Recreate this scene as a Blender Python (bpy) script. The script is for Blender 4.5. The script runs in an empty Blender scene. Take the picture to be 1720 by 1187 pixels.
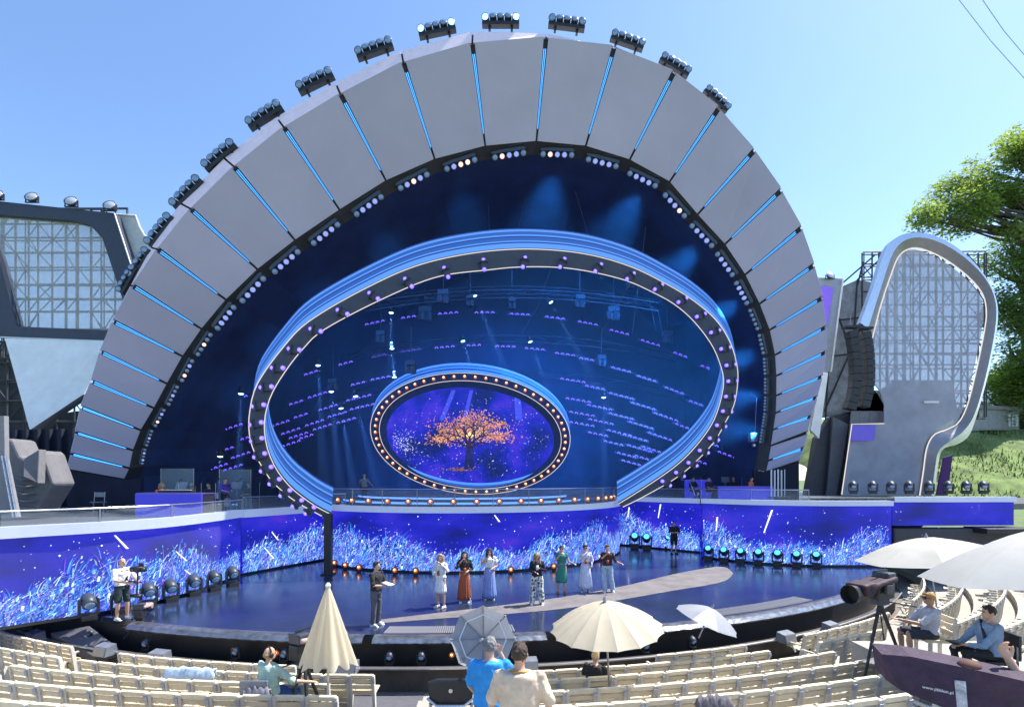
import bpy, bmesh, math, random
from mathutils import Vector, Matrix
R = math.radians
rnd = random.Random(7)
scn = bpy.context.scene
COL = scn.collection
F, CX, HY, CZ = 900.0, 860.0, 803.0, 4.1          # lens in photo pixels, horizon, eye height above the stage floor

# ------------------------------------------------------------------ camera, sky, sun, exposure
cam_d = bpy.data.cameras.new('camera'); cam = bpy.data.objects.new('camera', cam_d); COL.objects.link(cam)
cam.location = (0, 0, CZ); cam.rotation_euler = (R(90), 0, 0)
cam_d.sensor_width = 36; cam_d.lens = F / 1720 * 36; cam_d.shift_y = 209.5 / 1720
cam_d.clip_start = 0.1; cam_d.clip_end = 3000
scn.camera = cam
SUN_EL, SUN_DIR = 57, (0.78, 0.30)                 # direction towards the sun on the ground plan
w = bpy.data.worlds.new('World'); scn.world = w; w.use_nodes = True
nt = w.node_tree; bg = nt.nodes['Background']
sky = nt.nodes.new('ShaderNodeTexSky'); sky.sky_type = 'NISHITA'; sky.sun_disc = False
sky.sun_elevation = R(SUN_EL); sky.sun_rotation = math.atan2(SUN_DIR[0], SUN_DIR[1])
sky.air_density = 1.0; sky.dust_density = 0.6; sky.ozone_density = 6.0; sky.altitude = 50
nt.links.new(sky.outputs[0], bg.inputs[0]); bg.inputs[1].default_value = 0.126
sd = bpy.data.lights.new('sun', 'SUN'); sd.energy = 4.0; sd.angle = R(0.5); sd.color = (1, .95, .87)
sun = bpy.data.objects.new('sun', sd); COL.objects.link(sun)
h = math.hypot(*SUN_DIR)
sv = Vector((SUN_DIR[0]/h*math.cos(R(SUN_EL)), SUN_DIR[1]/h*math.cos(R(SUN_EL)), math.sin(R(SUN_EL))))
sun.rotation_euler = sv.to_track_quat('Z', 'Y').to_euler()
scn.view_settings.view_transform = 'Standard'; scn.view_settings.look = 'None'
scn.view_settings.exposure = 1.2; scn.view_settings.gamma = 1
scn.render.engine = 'CYCLES'
cy = scn.cycles
cy.use_denoising = True; cy.max_bounces = 6; cy.diffuse_bounces = 3; cy.glossy_bounces = 3
cy.transparent_max_bounces = 12; cy.transmission_bounces = 4; cy.volume_bounces = 0
cy.caustics_reflective = False; cy.caustics_refractive = False; cy.sample_clamp_indirect = 4

# ------------------------------------------------------------------ helpers
def P(px, py, Y): return Vector(((px-CX)*Y/F, Y, CZ+(HY-py)*Y/F))
def G(px, py, z=0.0):
    Y = (CZ-z)*F/(py-HY); return Vector(((px-CX)*Y/F, Y, z))
def V(*a): return Vector(a)
ORD = ['first','second','third','fourth','fifth','sixth','seventh','eighth','ninth','tenth','eleventh','twelfth','thirteenth','fourteenth','fifteenth','sixteenth','seventeenth','eighteenth','nineteenth','twentieth','twenty-first','twenty-second','twenty-third','twenty-fourth','twenty-fifth','twenty-sixth','twenty-seventh','twenty-eighth','twenty-ninth','thirtieth','thirty-first','thirty-second','thirty-third','thirty-fourth','thirty-fifth','thirty-sixth']

MATS = {}
def mat(name, col, rough=.6, metal=0., var=.12, scale=4., emis=None, es=0., bump=0., trans=None, spec=.5, alpha=1.):
    if name in MATS: return MATS[name]
    m = bpy.data.materials.new(name); m.use_nodes = True; t = m.node_tree; b = t.nodes['Principled BSDF']
    c = (*col, 1)
    b.inputs['Base Color'].default_value = c; b.inputs['Roughness'].default_value = rough; b.inputs['Metallic'].default_value = metal
    b.inputs['Specular IOR Level'].default_value = spec
    if var > 0 or bump > 0:
        tc = t.nodes.new('ShaderNodeTexCoord'); n = t.nodes.new('ShaderNodeTexNoise')
        n.inputs['Scale'].default_value = scale; n.inputs['Detail'].default_value = 6; n.inputs['Roughness'].default_value = .62
        t.links.new(tc.outputs['Object'], n.inputs['Vector'])
    if var > 0:
        rp = t.nodes.new('ShaderNodeValToRGB'); rp.color_ramp.elements[0].position = .3; rp.color_ramp.elements[1].position = .72
        rp.color_ramp.elements[0].color = (*[x*(1-var) for x in col], 1); rp.color_ramp.elements[1].color = (*[min(1, x*(1+var)) for x in col], 1)
        t.links.new(n.outputs['Fac'], rp.inputs[0]); t.links.new(rp.outputs[0], b.inputs['Base Color'])
    if bump > 0:
        bp = t.nodes.new('ShaderNodeBump'); bp.inputs['Strength'].default_value = bump; bp.inputs['Distance'].default_value = .02
        t.links.new(n.outputs['Fac'], bp.inputs['Height']); t.links.new(bp.outputs[0], b.inputs['Normal'])
    if emis: b.inputs['Emission Color'].default_value = (*emis, 1); b.inputs['Emission Strength'].default_value = es
    if trans: b.inputs['Transmission Weight'].default_value = trans
    if alpha < 1:
        b.inputs['Alpha'].default_value = alpha
    MATS[name] = m; return m

def vary(m, amt):                                     # every object of this material a little lighter or darker than the next
    t = m.node_tree; b = t.nodes['Principled BSDF']; src = b.inputs['Base Color'].links[0].from_socket if b.inputs['Base Color'].links else None
    oi = t.nodes.new('ShaderNodeObjectInfo'); mr = t.nodes.new('ShaderNodeMapRange'); mr.inputs[3].default_value = 1-amt; mr.inputs[4].default_value = 1+amt
    hs = t.nodes.new('ShaderNodeHueSaturation'); t.links.new(oi.outputs['Random'], mr.inputs[0]); t.links.new(mr.outputs[0], hs.inputs['Value'])
    if src: t.links.new(src, hs.inputs['Color'])
    else: hs.inputs['Color'].default_value = b.inputs['Base Color'].default_value
    t.links.new(hs.outputs[0], b.inputs['Base Color'])
def glow_attr(name, es):                             # a lit picture whose colours sit in the mesh (screen content)
    if name in MATS: return MATS[name]
    m = bpy.data.materials.new(name); m.use_nodes = True; t = m.node_tree; b = t.nodes['Principled BSDF']
    a = t.nodes.new('ShaderNodeAttribute'); a.attribute_name = 'Col'
    b.inputs['Base Color'].default_value = (.008, .008, .01, 1); b.inputs['Roughness'].default_value = .8; b.inputs['Specular IOR Level'].default_value = .1
    t.links.new(a.outputs['Color'], b.inputs['Emission Color']); b.inputs['Emission Strength'].default_value = es
    MATS[name] = m; return m

class MB:
    def __init__(s): s.v = []; s.f = []; s.c = []
    def add(s, vs, fs):
        o = len(s.v); s.v += [tuple(x) for x in vs]; s.f += [tuple(i+o for i in f) for f in fs]; return s
    def box(s, c, d, rot=None):
        c = Vector(c); q = []
        for z in (-.5, .5):
            for x, y in ((-.5,-.5),(.5,-.5),(.5,.5),(-.5,.5)):
                p = Vector((x*d[0], y*d[1], z*d[2]))
                q.append(c + (rot @ p if rot else p))
        return s.add(q, [(3,2,1,0),(4,5,6,7),(0,1,5,4),(1,2,6,5),(2,3,7,6),(3,0,4,7)])
    def tube(s, pts, r, n=8, cap=True, sq=1.):
        pts = [Vector(p) for p in pts]; k = len(pts)
        rr = r if isinstance(r, (list, tuple)) else [r]*k
        o = len(s.v); ref = None
        for i, p in enumerate(pts):
            d = (pts[min(i+1, k-1)] - pts[max(i-1, 0)])
            if d.length < 1e-9: d = Vector((0,0,1))
            d.normalize()
            if ref is None: ref = Vector((1,0,0)) if abs(d.x) < .8 else Vector((0,1,0))
            a = (ref - d*ref.dot(d)); a = a.normalized() if a.length > 1e-6 else d.orthogonal().normalized()
            ref = a; b = d.cross(a)
            for j in range(n):
                t = 2*math.pi*j/n; s.v.append(tuple(p + a*math.cos(t)*rr[i] + b*math.sin(t)*rr[i]*sq))
        for i in range(k-1):
            for j in range(n):
                j2 = (j+1) % n; s.f.append((o+i*n+j, o+i*n+j2, o+(i+1)*n+j2, o+(i+1)*n+j))
        if cap: s.f.append(tuple(o+j for j in reversed(range(n)))); s.f.append(tuple(o+(k-1)*n+j for j in range(n)))
        return s
    def loft(s, secs, n=14, cap=True, fold=0., nf=10):    # elliptical sections (centre, rx, ry)
        o = len(s.v)
        for i, (c, rx, ry) in enumerate(secs):
            for j in range(n):
                t = 2*math.pi*j/n; k = 1 + fold*(i/max(1, len(secs)-1))*math.cos(nf*t)
                s.v.append((c[0]+math.cos(t)*rx*k, c[1]+math.sin(t)*ry*k, c[2]))
        for i in range(len(secs)-1):
            for j in range(n):
                j2 = (j+1) % n; s.f.append((o+i*n+j, o+i*n+j2, o+(i+1)*n+j2, o+(i+1)*n+j))
        if cap: s.f.append(tuple(o+j for j in reversed(range(n)))); s.f.append(tuple(o+(len(secs)-1)*n+j for j in range(n)))
        return s
    def sph(s, c, r, nu=12, nv=8, rot=None):
        r = r if isinstance(r, (list, tuple)) else (r, r, r); c = Vector(c); vs = []; fs = []
        for i in range(1, nv):
            a = math.pi*i/nv
            for j in range(nu):
                t = 2*math.pi*j/nu; p = Vector((r[0]*math.sin(a)*math.cos(t), r[1]*math.sin(a)*math.sin(t), r[2]*math.cos(a)))
                vs.append(c + (rot @ p if rot else p))
        for i in range(nv-2):
            for j in range(nu):
                j2 = (j+1) % nu; fs.append((i*nu+j, (i+1)*nu+j, (i+1)*nu+j2, i*nu+j2))
        T = len(vs); vs.append(c + (rot @ Vector((0,0,r[2])) if rot else Vector((0,0,r[2])))); vs.append(c - (rot @ Vector((0,0,r[2])) if rot else Vector((0,0,r[2]))))
        for j in range(nu):
            j2 = (j+1) % nu; fs.append((T, j, j2)); fs.append((T+1, (nv-2)*nu+j2, (nv-2)*nu+j))
        return s.add(vs, fs)
    def lathe(s, prof, c=(0,0,0), n=16, rot=None):
        c = Vector(c); vs = []; fs = []
        for r, z in prof:
            for j in range(n):
                t = 2*math.pi*j/n; p = Vector((r*math.cos(t), r*math.sin(t), z)); vs.append(c + (rot @ p if rot else p))
        for i in range(len(prof)-1):
            for j in range(n):
                j2 = (j+1) % n; fs.append((i*n+j, i*n+j2, (i+1)*n+j2, (i+1)*n+j))
        fs.append(tuple(reversed(range(n)))); fs.append(tuple((len(prof)-1)*n+j for j in range(n)))
        return s.add(vs, fs)
    def prism(s, poly, off):
        off = Vector(off); poly = [Vector(p) for p in poly]; n = len(poly)
        fs = [tuple(range(n)), tuple(reversed(range(n, 2*n)))] + [(i, n+i, n+(i+1) % n, (i+1) % n) for i in range(n)]
        return s.add(poly + [p+off for p in poly], fs)
    def strip(s, A, B, closed=False):                   # a sheet between two polylines
        o = len(s.v); n = len(A)
        s.v += [tuple(p) for p in A] + [tuple(p) for p in B]
        for i in range(n if closed else n-1):
            j = (i+1) % n; s.f.append((o+i, o+j, o+n+j, o+n+i))
        return s
    def quad(s, pts, col=None):
        o = len(s.v); s.v += [tuple(p) for p in pts]; s.f.append(tuple(range(o, o+len(pts))))
        if col is not None: s.c += [(*col, 1)]*len(pts)
        return s
    def mesh(s, name, m, smooth=False):
        me = bpy.data.meshes.new(name); me.from_pydata(s.v, [], s.f); me.materials.append(m)
        if s.c and len(s.c) == len(s.v):
            a = me.color_attributes.new('Col', 'FLOAT_COLOR', 'POINT')
            a.data.foreach_set('color', [x for c in s.c for x in c])
        if smooth: me.polygons.foreach_set('use_smooth', [True]*len(me.polygons))
        me.validate(); me.update(); return me
    def build(s, name, m, parent=None, smooth=False, bev=0., world=False, recalc=True):
        me = s.mesh(name, m, smooth)
        if recalc:
            bm = bmesh.new(); bm.from_mesh(me); bmesh.ops.recalc_face_normals(bm, faces=bm.faces); bm.to_mesh(me); bm.free()
        o = put(name, me, parent)
        if world and parent: o.matrix_parent_inverse = Matrix.Translation(-parent_loc(parent))
        if bev: b = o.modifiers.new('bevel', 'BEVEL'); b.width = bev; b.segments = 2; b.limit_method = 'ANGLE'; b.angle_limit = R(40)
        return o
def parent_loc(p):
    l = Vector((0,0,0))
    while p: l = l + p.location; p = p.parent
    return l
def put(name, me, parent=None, loc=None, rot=None, scale=None):
    o = bpy.data.objects.new(name, me); COL.objects.link(o)
    if parent: o.parent = parent
    if loc is not None: o.location = loc
    if rot is not None: o.rotation_euler = rot
    if scale is not None: o.scale = scale
    return o
def thing(name, label, cat, loc=(0,0,0), rotz=0., group=None, rot=None):
    o = bpy.data.objects.new(name, None); COL.objects.link(o); o.empty_display_size = .2
    o.location = loc; o.rotation_euler = rot if rot is not None else (0, 0, rotz)
    return tag(o, label, cat, group)
def tag(o, label, cat, group=None):
    o['label'] = label; o['category'] = cat
    if group: o['group'] = group
    return o
def struct(o, kind='structure'): o['kind'] = kind; return o
def copy_tree(o, parent=None):
    c = o.copy(); COL.objects.link(c); c.parent = parent
    for ch in list(o.children): copy_tree(ch, c)
    return c
def smooth_path(pts, n, closed=False):                  # Catmull-Rom resample
    pts = [Vector(p) for p in pts]; k = len(pts); out = []
    segs = k if closed else k-1
    def g(i): return pts[i % k] if closed else pts[max(0, min(k-1, i))]
    for i in range(segs):
        for j in range(n):
            t = j/n; p0, p1, p2, p3 = g(i-1), g(i), g(i+1), g(i+2)
            out.append(.5*((2*p1)+(p2-p0)*t+(2*p0-5*p1+4*p2-p3)*t*t+(3*p1-p0-3*p2+p3)*t**3))
    if not closed: out.append(pts[-1])
    return out
def resample(pts, n):
    pts = [Vector(p) for p in pts]; L = [0]
    for a, b in zip(pts, pts[1:]): L.append(L[-1]+(b-a).length)
    out = []; j = 0
    for i in range(n):
        d = L[-1]*i/(n-1)
        while j < len(L)-2 and L[j+1] < d: j += 1
        t = (d-L[j])/max(1e-9, L[j+1]-L[j]); out.append(pts[j].lerp(pts[j+1], max(0, min(1, t))))
    return out

# ------------------------------------------------------------------ materials
m_panel = mat('panel_grey', (.44,.405,.50), .55, var=.07, scale=.28)
m_fascia = mat('fascia_cream_pink', (.90,.73,.83), .6, var=.06)
m_black = mat('black_metal', (.018,.019,.022), .45, var=.2)
m_dark = mat('dark_fabric', (.013,.018,.038), .9, var=.3, scale=1.2)
m_navy = mat('navy_interior', (.018,.038,.105), .85, var=.4, scale=.5)
m_silver = mat('silver_metal', (.62,.63,.65), .28, .9, var=.08)
m_greymetal = mat('grey_metal', (.33,.34,.36), .4, .7, var=.1)
m_white = mat('white_paint', (.78,.79,.80), .5, var=.05)
m_lip = mat('lip_white_led', (.36,.38,.43), .4, var=.04, emis=(.45,.6,1), es=.16)
m_glass = mat('pane_glass', (.75,.85,.9), .05, var=0, alpha=.06)
m_gauze = mat('gauze', (.50,.53,.54), .8, var=.15, scale=2, alpha=.42)
m_gauze2 = mat('gauze_violet', (.44,.46,.55), .7, var=.14, scale=1.2, alpha=.58)
m_truss = mat('truss_dark', (.03,.033,.045), .7, var=.1)
m_cyan = mat('led_cyan', (.02,.02,.02), .4, var=0, emis=(.06,.36,1), es=1.0)
m_led_white = mat('led_white', (.02,.02,.02), .4, var=0, emis=(.95,.86,.82), es=.42)
m_led_blue = mat('led_blue', (.01,.01,.02), .4, var=0, emis=(.10,.26,1), es=.9)
m_violet = mat('lens_violet', (.02,.02,.02), .3, var=0, emis=(.12,.08,1), es=1.6)
m_lilac = mat('lens_lilac', (.02,.02,.02), .3, var=0, emis=(.40,.28,1), es=.75)
m_lensblue = mat('lens_blue', (.02,.02,.02), .2, var=0, emis=(.16,.42,1), es=2.6)
m_lensdim = mat('lens_dim', (.16,.22,.3), .08, .3, var=0, emis=(.12,.28,.6), es=.12)
m_lenswarm = mat('lens_warm', (.3,.2,.18), .2, var=0, emis=(1,.55,.42), es=.8)
m_orange = mat('bulb_orange', (.20,.06,.02), .2, var=0, emis=(1,.17,.02), es=.28)
m_filament = mat('filament_warm', (.3,.2,.1), .3, var=0, emis=(1,.62,.25), es=2.2)
m_floor = mat('stage_floor_gloss', (.018,.028,.058), .16, var=.25, scale=.8)
m_concrete = mat('terrace_concrete', (.36,.335,.29), .85, var=.12, scale=3, bump=.15)
m_carpet = mat('aisle_carpet', (.10,.10,.115), .95, var=.15, scale=8)
m_wood = mat('cream_wood', (.68,.58,.39), .6, var=.12, scale=6)
m_wood2 = mat('cream_wood_pale', (.74,.65,.46), .6, var=.10, scale=6)
m_post = mat('pale_post', (.58,.55,.47), .6, 0., var=.08)
m_cream = mat('umbrella_cream', (.80,.73,.57), .8, var=.07, scale=3, bump=.5)
m_umbwhite = mat('umbrella_white', (.55,.53,.47), .8, var=.10, scale=2, bump=.5)
m_umbgrey = mat('umbrella_grey', (.30,.32,.35), .6, var=.15, scale=6, bump=.5)
m_skin = mat('skin', (.55,.33,.23), .5, var=.06)
m_skin2 = mat('skin_tan', (.42,.24,.16), .5, var=.06)
m_eye = mat('dark_eye', (.01,.01,.01), .2, var=0)
vary(m_panel, .06); vary(m_wood, .13); vary(m_wood2, .10); vary(m_post, .08); vary(m_fascia, .05)
# ------------------------------------------------------------------ ground, pit, terraces, stage floor
AC = Vector((-2.9, 38, 0))                            # centre of the amphitheatre's rows
def ring_pt(r, a, z=0.): return Vector((AC.x + r*math.sin(a), AC.y - r*math.cos(a), z))
m_grass = mat('grass_ground', (.10,.15,.045), .95, var=.45, scale=.9, bump=.4)
g = MB(); N = 40; g.quad([(-900,-900,-1.45),(900,-900,-1.45),(900,1500,-1.45),(-900,1500,-1.45)])
struct(g.build('ground', m_grass))
m_pit = mat('pit_carpet', (.17,.155,.135), .95, var=.25, scale=1.5)
def annulus(r0, r1, a0, a1, z, n=64, wall=None):
    A = [ring_pt(r0, a0+(a1-a0)*i/n, z) for i in range(n+1)]; B = [ring_pt(r1, a0+(a1-a0)*i/n, z) for i in range(n+1)]
    m = MB().strip(A, B)
    if wall is not None: m.strip(A, [Vector((p.x, p.y, wall)) for p in A])
    return m
struct(annulus(18, 25.2, -1.25, 1.25, -1.25).build('pit_floor', m_pit))
ROWR = [25.35+1.2*k for k in range(9)]; ROWZ = [-.34+.26*k for k in range(9)]
prev = -1.25
for k in range(9):
    r0 = ROWR[k]-.75 if k else ROWR[0]-.6
    zg = ROWZ[k]-.88
    struct(annulus(r0, ROWR[k]+.45 if k < 8 else 48, -1.25, 1.25, zg, wall=prev-.05).build('terrace_step', m_concrete)); prev = zg
# aisle carpet climbing the terraces in the middle (one sheet per step, a little proud)
for k in range(8):
    a0, a1 = (-.098+.004*k, .03) if k else (-.07, .03)
    z = ROWZ[k]-.88+.012
    A = annulus(ROWR[k]-.78 if k else 24.8, ROWR[k]+.43, a0, a1, z, n=6, wall=z-.27)
    struct(A.build('aisle_step', m_carpet))

SR = 23.95                                             # stage front edge radius
fr = [ring_pt(SR, a) for a in [R(-33)+(R(52)+R(33))*i/60 for i in range(61)]]
floor_poly = fr + [Vector((19, 27, 0)), Vector((12, 36, 0)), Vector((-12, 36, 0)), Vector((-16.5, 15.5, 0))]
fl = MB().prism([(p.x, p.y, 0) for p in floor_poly], (0, 0, -.14))
floor_o = struct(fl.build('stage_floor', m_floor))
# shader of the glossy floor: scuffs and panel joints
def floor_nodes(m):
    t = m.node_tree; b = t.nodes['Principled BSDF']; tc = t.nodes.new('ShaderNodeTexCoord')
    n = t.nodes.new('ShaderNodeTexNoise'); n.inputs['Scale'].default_value = .35; n.inputs['Detail'].default_value = 8
    t.links.new(tc.outputs['Object'], n.inputs['Vector'])
    mr = t.nodes.new('ShaderNodeMapRange'); mr.inputs[1].default_value = .3; mr.inputs[2].default_value = .75; mr.inputs[3].default_value = .10; mr.inputs[4].default_value = .30
    t.links.new(n.outputs['Fac'], mr.inputs[0]); t.links.new(mr.outputs[0], b.inputs['Roughness'])
floor_nodes(m_floor)
# patch of sunlight across the floor, put into the pale colour of a strip
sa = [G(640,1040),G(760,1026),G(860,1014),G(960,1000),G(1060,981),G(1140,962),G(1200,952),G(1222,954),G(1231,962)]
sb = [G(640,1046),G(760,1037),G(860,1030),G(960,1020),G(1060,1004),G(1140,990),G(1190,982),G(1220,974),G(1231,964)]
m_sun_patch = mat('matt_floor_strip', (.165,.15,.15), .7, var=.3, scale=1.6, bump=.1)
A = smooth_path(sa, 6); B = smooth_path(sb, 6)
struct(MB().strip([p+V(0,0,.006) for p in A], [p+V(0,0,.006) for p in B]).build('matt_floor_strip', m_sun_patch))
# silver lip, gratings and dark riser below the stage front
m_film = mat('silver_film', (.30,.31,.33), .25, .8, var=.5, scale=5, bump=.9)
def arc_pts(r, a0, a1, z, n): return [ring_pt(r, a0+(a1-a0)*i/n, z) for i in range(n+1)]
lip = thing('stage_front_lip', 'silver film covered lip running along the curved stage front', 'stage edge', ring_pt(SR, 0, -1.25))
for a0, a1 in ((R(-19), R(-2.2)), (R(-1.6), R(9)), (R(10), R(37))):
    n = 26; mb = MB(); prof = [(SR-.02,.012),(SR+.16,.035),(SR+.30,.0),(SR+.40,-.10),(SR+.36,-.15)]
    lines = [[p + V(0,0,.006*math.sin(i*2.3+q)) for i, p in enumerate(arc_pts(r, a0, a1, z, n*2))] for q, (r, z) in enumerate(prof)]
    for A, B in zip(lines, lines[1:]): mb.strip(A, B)
    mb.build('film_cover', m_film, lip, smooth=True, world=True)
MB().strip(arc_pts(SR-.05, R(-34), R(52), -.13, 60), arc_pts(SR-.05, R(-34), R(52), -1.3, 60)).build('riser', m_black, lip, world=True)
m_deskblk = mat('pit_black', (.012,.012,.014), .6, var=.3)
MB().strip(arc_pts(SR+.6, R(-30), R(50), -.62, 60), arc_pts(SR+.6, R(-30), R(50), -1.3, 60)).strip(arc_pts(SR+.6, R(-30), R(50), -.62, 60), arc_pts(SR+.8, R(-30), R(50), -.62, 60)).build('ledge', mat('ledge_brown', (.075,.065,.058), .9, var=.3, scale=2), lip, world=True)
MB().tube(arc_pts(SR+.8, R(-30), R(50), -.61, 60), .03, n=5).build('ledge_trim', m_silver, lip, world=True)
# floor gratings made of bars
m_grate = mat('grate_bar', (.40,.40,.42), .4, .5, var=.1)
for nm, a0, a1 in (('centre', R(-1.2), R(7.2)), ('right', R(21), R(33))):
    gt = thing('floor_grating', 'slatted floor grating set in the stage edge ' + ('behind the large cream parasol' if nm == 'centre' else 'at the right end of the stage front'), 'grating', ring_pt(SR-.4, (a0+a1)/2, .005))
    annulus(SR-.75, SR-.06, a0, a1, .004, n=16).build('grate_bed', m_black, gt, world=True)
    nb = 60
    mbar = MB().box((0,0,0), (.032,.66,.022)).mesh('grate_bar', m_grate)
    for i in range(nb):
        a = a0+(a1-a0)*(i+.5)/nb; p = ring_pt(SR-.4, a, .017) - gt.location
        put('bar', mbar, gt, p, (0, 0, a))

# ------------------------------------------------------------------ the great arch
ARC = [((112,790),(208,805)),((118,762),(217,786)),((126,726),(223,756)),((134,683),(236,722)),((152,640),(258,685)),((167,590),(280,644)),((188,539),(306,598)),((221,479),(338,552)),((263,418),(379,503)),((319,350),(432,452)),((392,279),(495,403)),((476,213),(570,352)),((571,157),(648,303)),((677,104),(730,267)),((793,72),(815,245)),((917,63),(901,237)),((1032,78),(984,245)),((1133,120),(1058,268)),((1208,181),(1125,305)),((1268,252),(1172,360)),((1313,319),(1218,410)),((1347,382),(1252,461)),((1368,445),(1276,510)),((1382,500),(1293,554)),((1388,549),(1302,596)),((1388,591),(1304,631)),((1382,632),(1304,664)),((1373,667),(1303,693)),((1363,699),(1299,721)),((1357,726),(1295,748)),((1351,752),(1291,773)),((1343,775),(1287,792))]
def Yo(px): return 24 + (px-110)/1280*4
def Yi(px): return Yo(px) + 1.3
O = [P(a[0], a[1], Yo(a[0])) for a, b in ARC]; I = [P(b[0], b[1], Yi(b[0])) for a, b in ARC]
arch = thing('stage_arch', 'huge grey panelled arch shell with glowing blue slits over the stage', 'arch', (0, 27, 2.7))
cen = P(780, 640, 27)
m_slot = mat('slot_dark', (.03,.032,.04), .7, var=.1)
for i in range(len(ARC)-1):
    o0, o1, i1, i0 = O[i].copy(), O[i+1].copy(), I[i+1].copy(), I[i].copy()
    go = min(.13, .06+.10*(o1-o0).length/3); gi = .05
    d = (o1-o0).normalized(); o0 += d*go; o1 -= d*go; d = (i1-i0).normalized(); i0 += d*gi; i1 -= d*gi
    nrm = (o1-o0).cross(i0-o0).normalized()
    if nrm.y > 0: nrm = -nrm
    w = math.sin(i*2.7)*.02
    q = [o0+nrm*w, o1+nrm*(w+.11), i1+nrm*.03, i0]
    MB().prism(q, -nrm*.10).build('panel', m_panel, arch, world=True, bev=.012)
mb = MB(); back = []
for i in range(len(ARC)):
    pass
mb.strip([p+V(0,.16,0)+(p-cen).normalized()*.02 for p in O], [p+V(0,.16,0) for p in I]); mb.build('slot_backing', m_slot, arch, world=True)
for i in range(1, len(ARC)-1):                      # the blue light slits
    if i == 29: continue
    a = O[i].lerp(I[i], .06 if i < 12 else .11); b = O[i].lerp(I[i], .88); side = (O[i+1]-O[i-1]).normalized(); k = V(0,-.02,0)
    w = .045 if i > 3 else .03
    mbs = MB()
    for s in (-1, 1): mbs.tube([a+side*w*s*1.0+k, b+side*w*s*.35+k], [.021, .010], n=6)
    mbs.build('light_slit', m_cyan, arch, world=True)
# pale fascia above the panels, pieces per panel
def fw(px):                                         # how far the fascia stands out, metres
    return max(.06, .70 if 330 < px < 860 else .70-(330-px)*.0045 if px <= 330 else .70-(px-860)*.006)
OUT = []
for i, p in enumerate(O):
    d = p-cen; d.y = 0; d.normalize(); OUT.append(p + d*fw(ARC[i][0][0])*1.05 + V(0,.22,0))
for i in range(len(O)-1):
    d = (O[i+1]-O[i]).normalized()*.05
    MB().prism([O[i]+d, O[i+1]-d, OUT[i+1]-d, OUT[i]+d], V(0,.12,0)).build('fascia', m_fascia, arch, world=True)
# dark rim under the inner edge, then the house behind it
RIM = []
for p in I:
    d = cen-p; d.y = 0; d.normalize(); RIM.append(p + d*.42 + V(0,.5,0))
MB().strip(I, RIM).build('inner_rim', m_black, arch, world=True)
house = thing('stage_house', 'dark navy interior of the stage shell behind the arch', 'stage house', (0, 36, 2.7))
YB = 46
OUTB = [Vector((p.x*1.02, YB, p.z)) for p in OUT]; RIMB = [Vector((p.x*1.06, YB, max(p.z+1.2, 2))) for p in RIM]
m_roof = mat('roof_membrane', (.5,.5,.52), .7)
MB().strip([p+V(0,.2,0) for p in OUT], OUTB).build('outer_roof', m_roof, house, world=True)
MB().strip(RIM, RIMB).build('inner_lining', m_navy, house, world=True, recalc=False)
poly = RIMB + [Vector((RIMB[-1].x, YB, 0)), Vector((RIMB[0].x, YB, 0))]
MB().prism(poly, V(0,.2,0)).build('back_wall', m_navy, house, world=True)
for s, p, q in ((0, O[0], I[0]), (1, O[-1], I[-1])):      # feet of the arch down to the deck
    rm_ = RIM[0] if s == 0 else RIM[-1]
    MB().prism([p+V(0,.05,0), q+V(0,.05,0), rm_+V(0,.02,0), V(rm_.x, rm_.y+.02, 2.0), V(p.x, p.y+.05, 2.0)], V(0,.3,0)).build('foot', m_dark, arch, world=True)
for k, x in ((0, RIMB[0].x), (1, RIMB[-1].x)):
    p = RIM[0] if k == 0 else RIM[-1]
    MB().prism([p, V(x, YB, RIMB[0].z if k == 0 else RIMB[-1].z), V(x, YB, 0), V(p.x, p.y, 0)], V(-.2 if k == 0 else .2, 0, 0)).build('side_wall', m_navy, house, world=True)
# hanging catwalk trusses inside the shell (dark silhouettes)
for k, (y, z, x0, x1) in enumerate(((33,15.2,-9,9),(36,16.5,-10,10),(39,14.0,-12,12),(42,12.0,-14,14))):
    mb = MB()
    pts = [V(x0+(x1-x0)*i/16, y, z-.010*(x0+(x1-x0)*i/16)**2) for i in range(17)]
    for dz in (0, .5):
        mb.tube([p+V(0,0,dz) for p in pts], .04, n=5)
    for i in range(16): mb.tube([pts[i]+V(0,0,.5*(i % 2)), pts[i+1]+V(0,0,.5*((i+1) % 2))], .025, n=4)
    mb.build('catwalk_truss', m_truss, house, world=True)

for k, (a, b) in enumerate((((816,262),(822,386)),((655,300),(655,418)),((684,285),(686,402)),((905,250),(868,392)),((1085,380),(1062,560)),((925,452),(905,512)),((1056,480),(1010,560)),((1105,520),(1113,562)),((1090,500),(1102,555)),((784,468),(795,520)),((905,512),(876,560)),((1060,420),(1040,470)),((960,300),(1010,470)))):
    MB().tube([P(*a, 32), P(*b, 34)], .012, n=4).build('rigging_wire', m_greymetal, house, world=True)
for k, (x, y, wd_) in enumerate(((745,492,22),(974,500,20),(1030,520,24),(715,520,26),(790,500,14),(640,560,18),(1060,470,18),(1120,560,20),(690,610,20),(860,505,14),(560,640,16),(1010,600,18),(560,420,30),(690,330,26),(1080,330,24),(470,560,22))):
    p = P(x, y, 33+k % 4); q = wd_*.5*p.y/F
    mbk = MB().box((0,0,0),(q*1.6,.5,q*.7)).lathe([(q*.5,-.3),(q*.6,.1),(q*.35,.4)], c=(q*.4,0,-q*.9), n=8).lathe([(q*.5,-.3),(q*.6,.1),(q*.35,.4)], c=(-q*.5,0,-q*.8), n=8).tube([(0,0,0),(0,0,2.2)], .03, n=5)
    o = mbk.build('hanging_rig', m_truss, house); o.location = p - house.location
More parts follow.
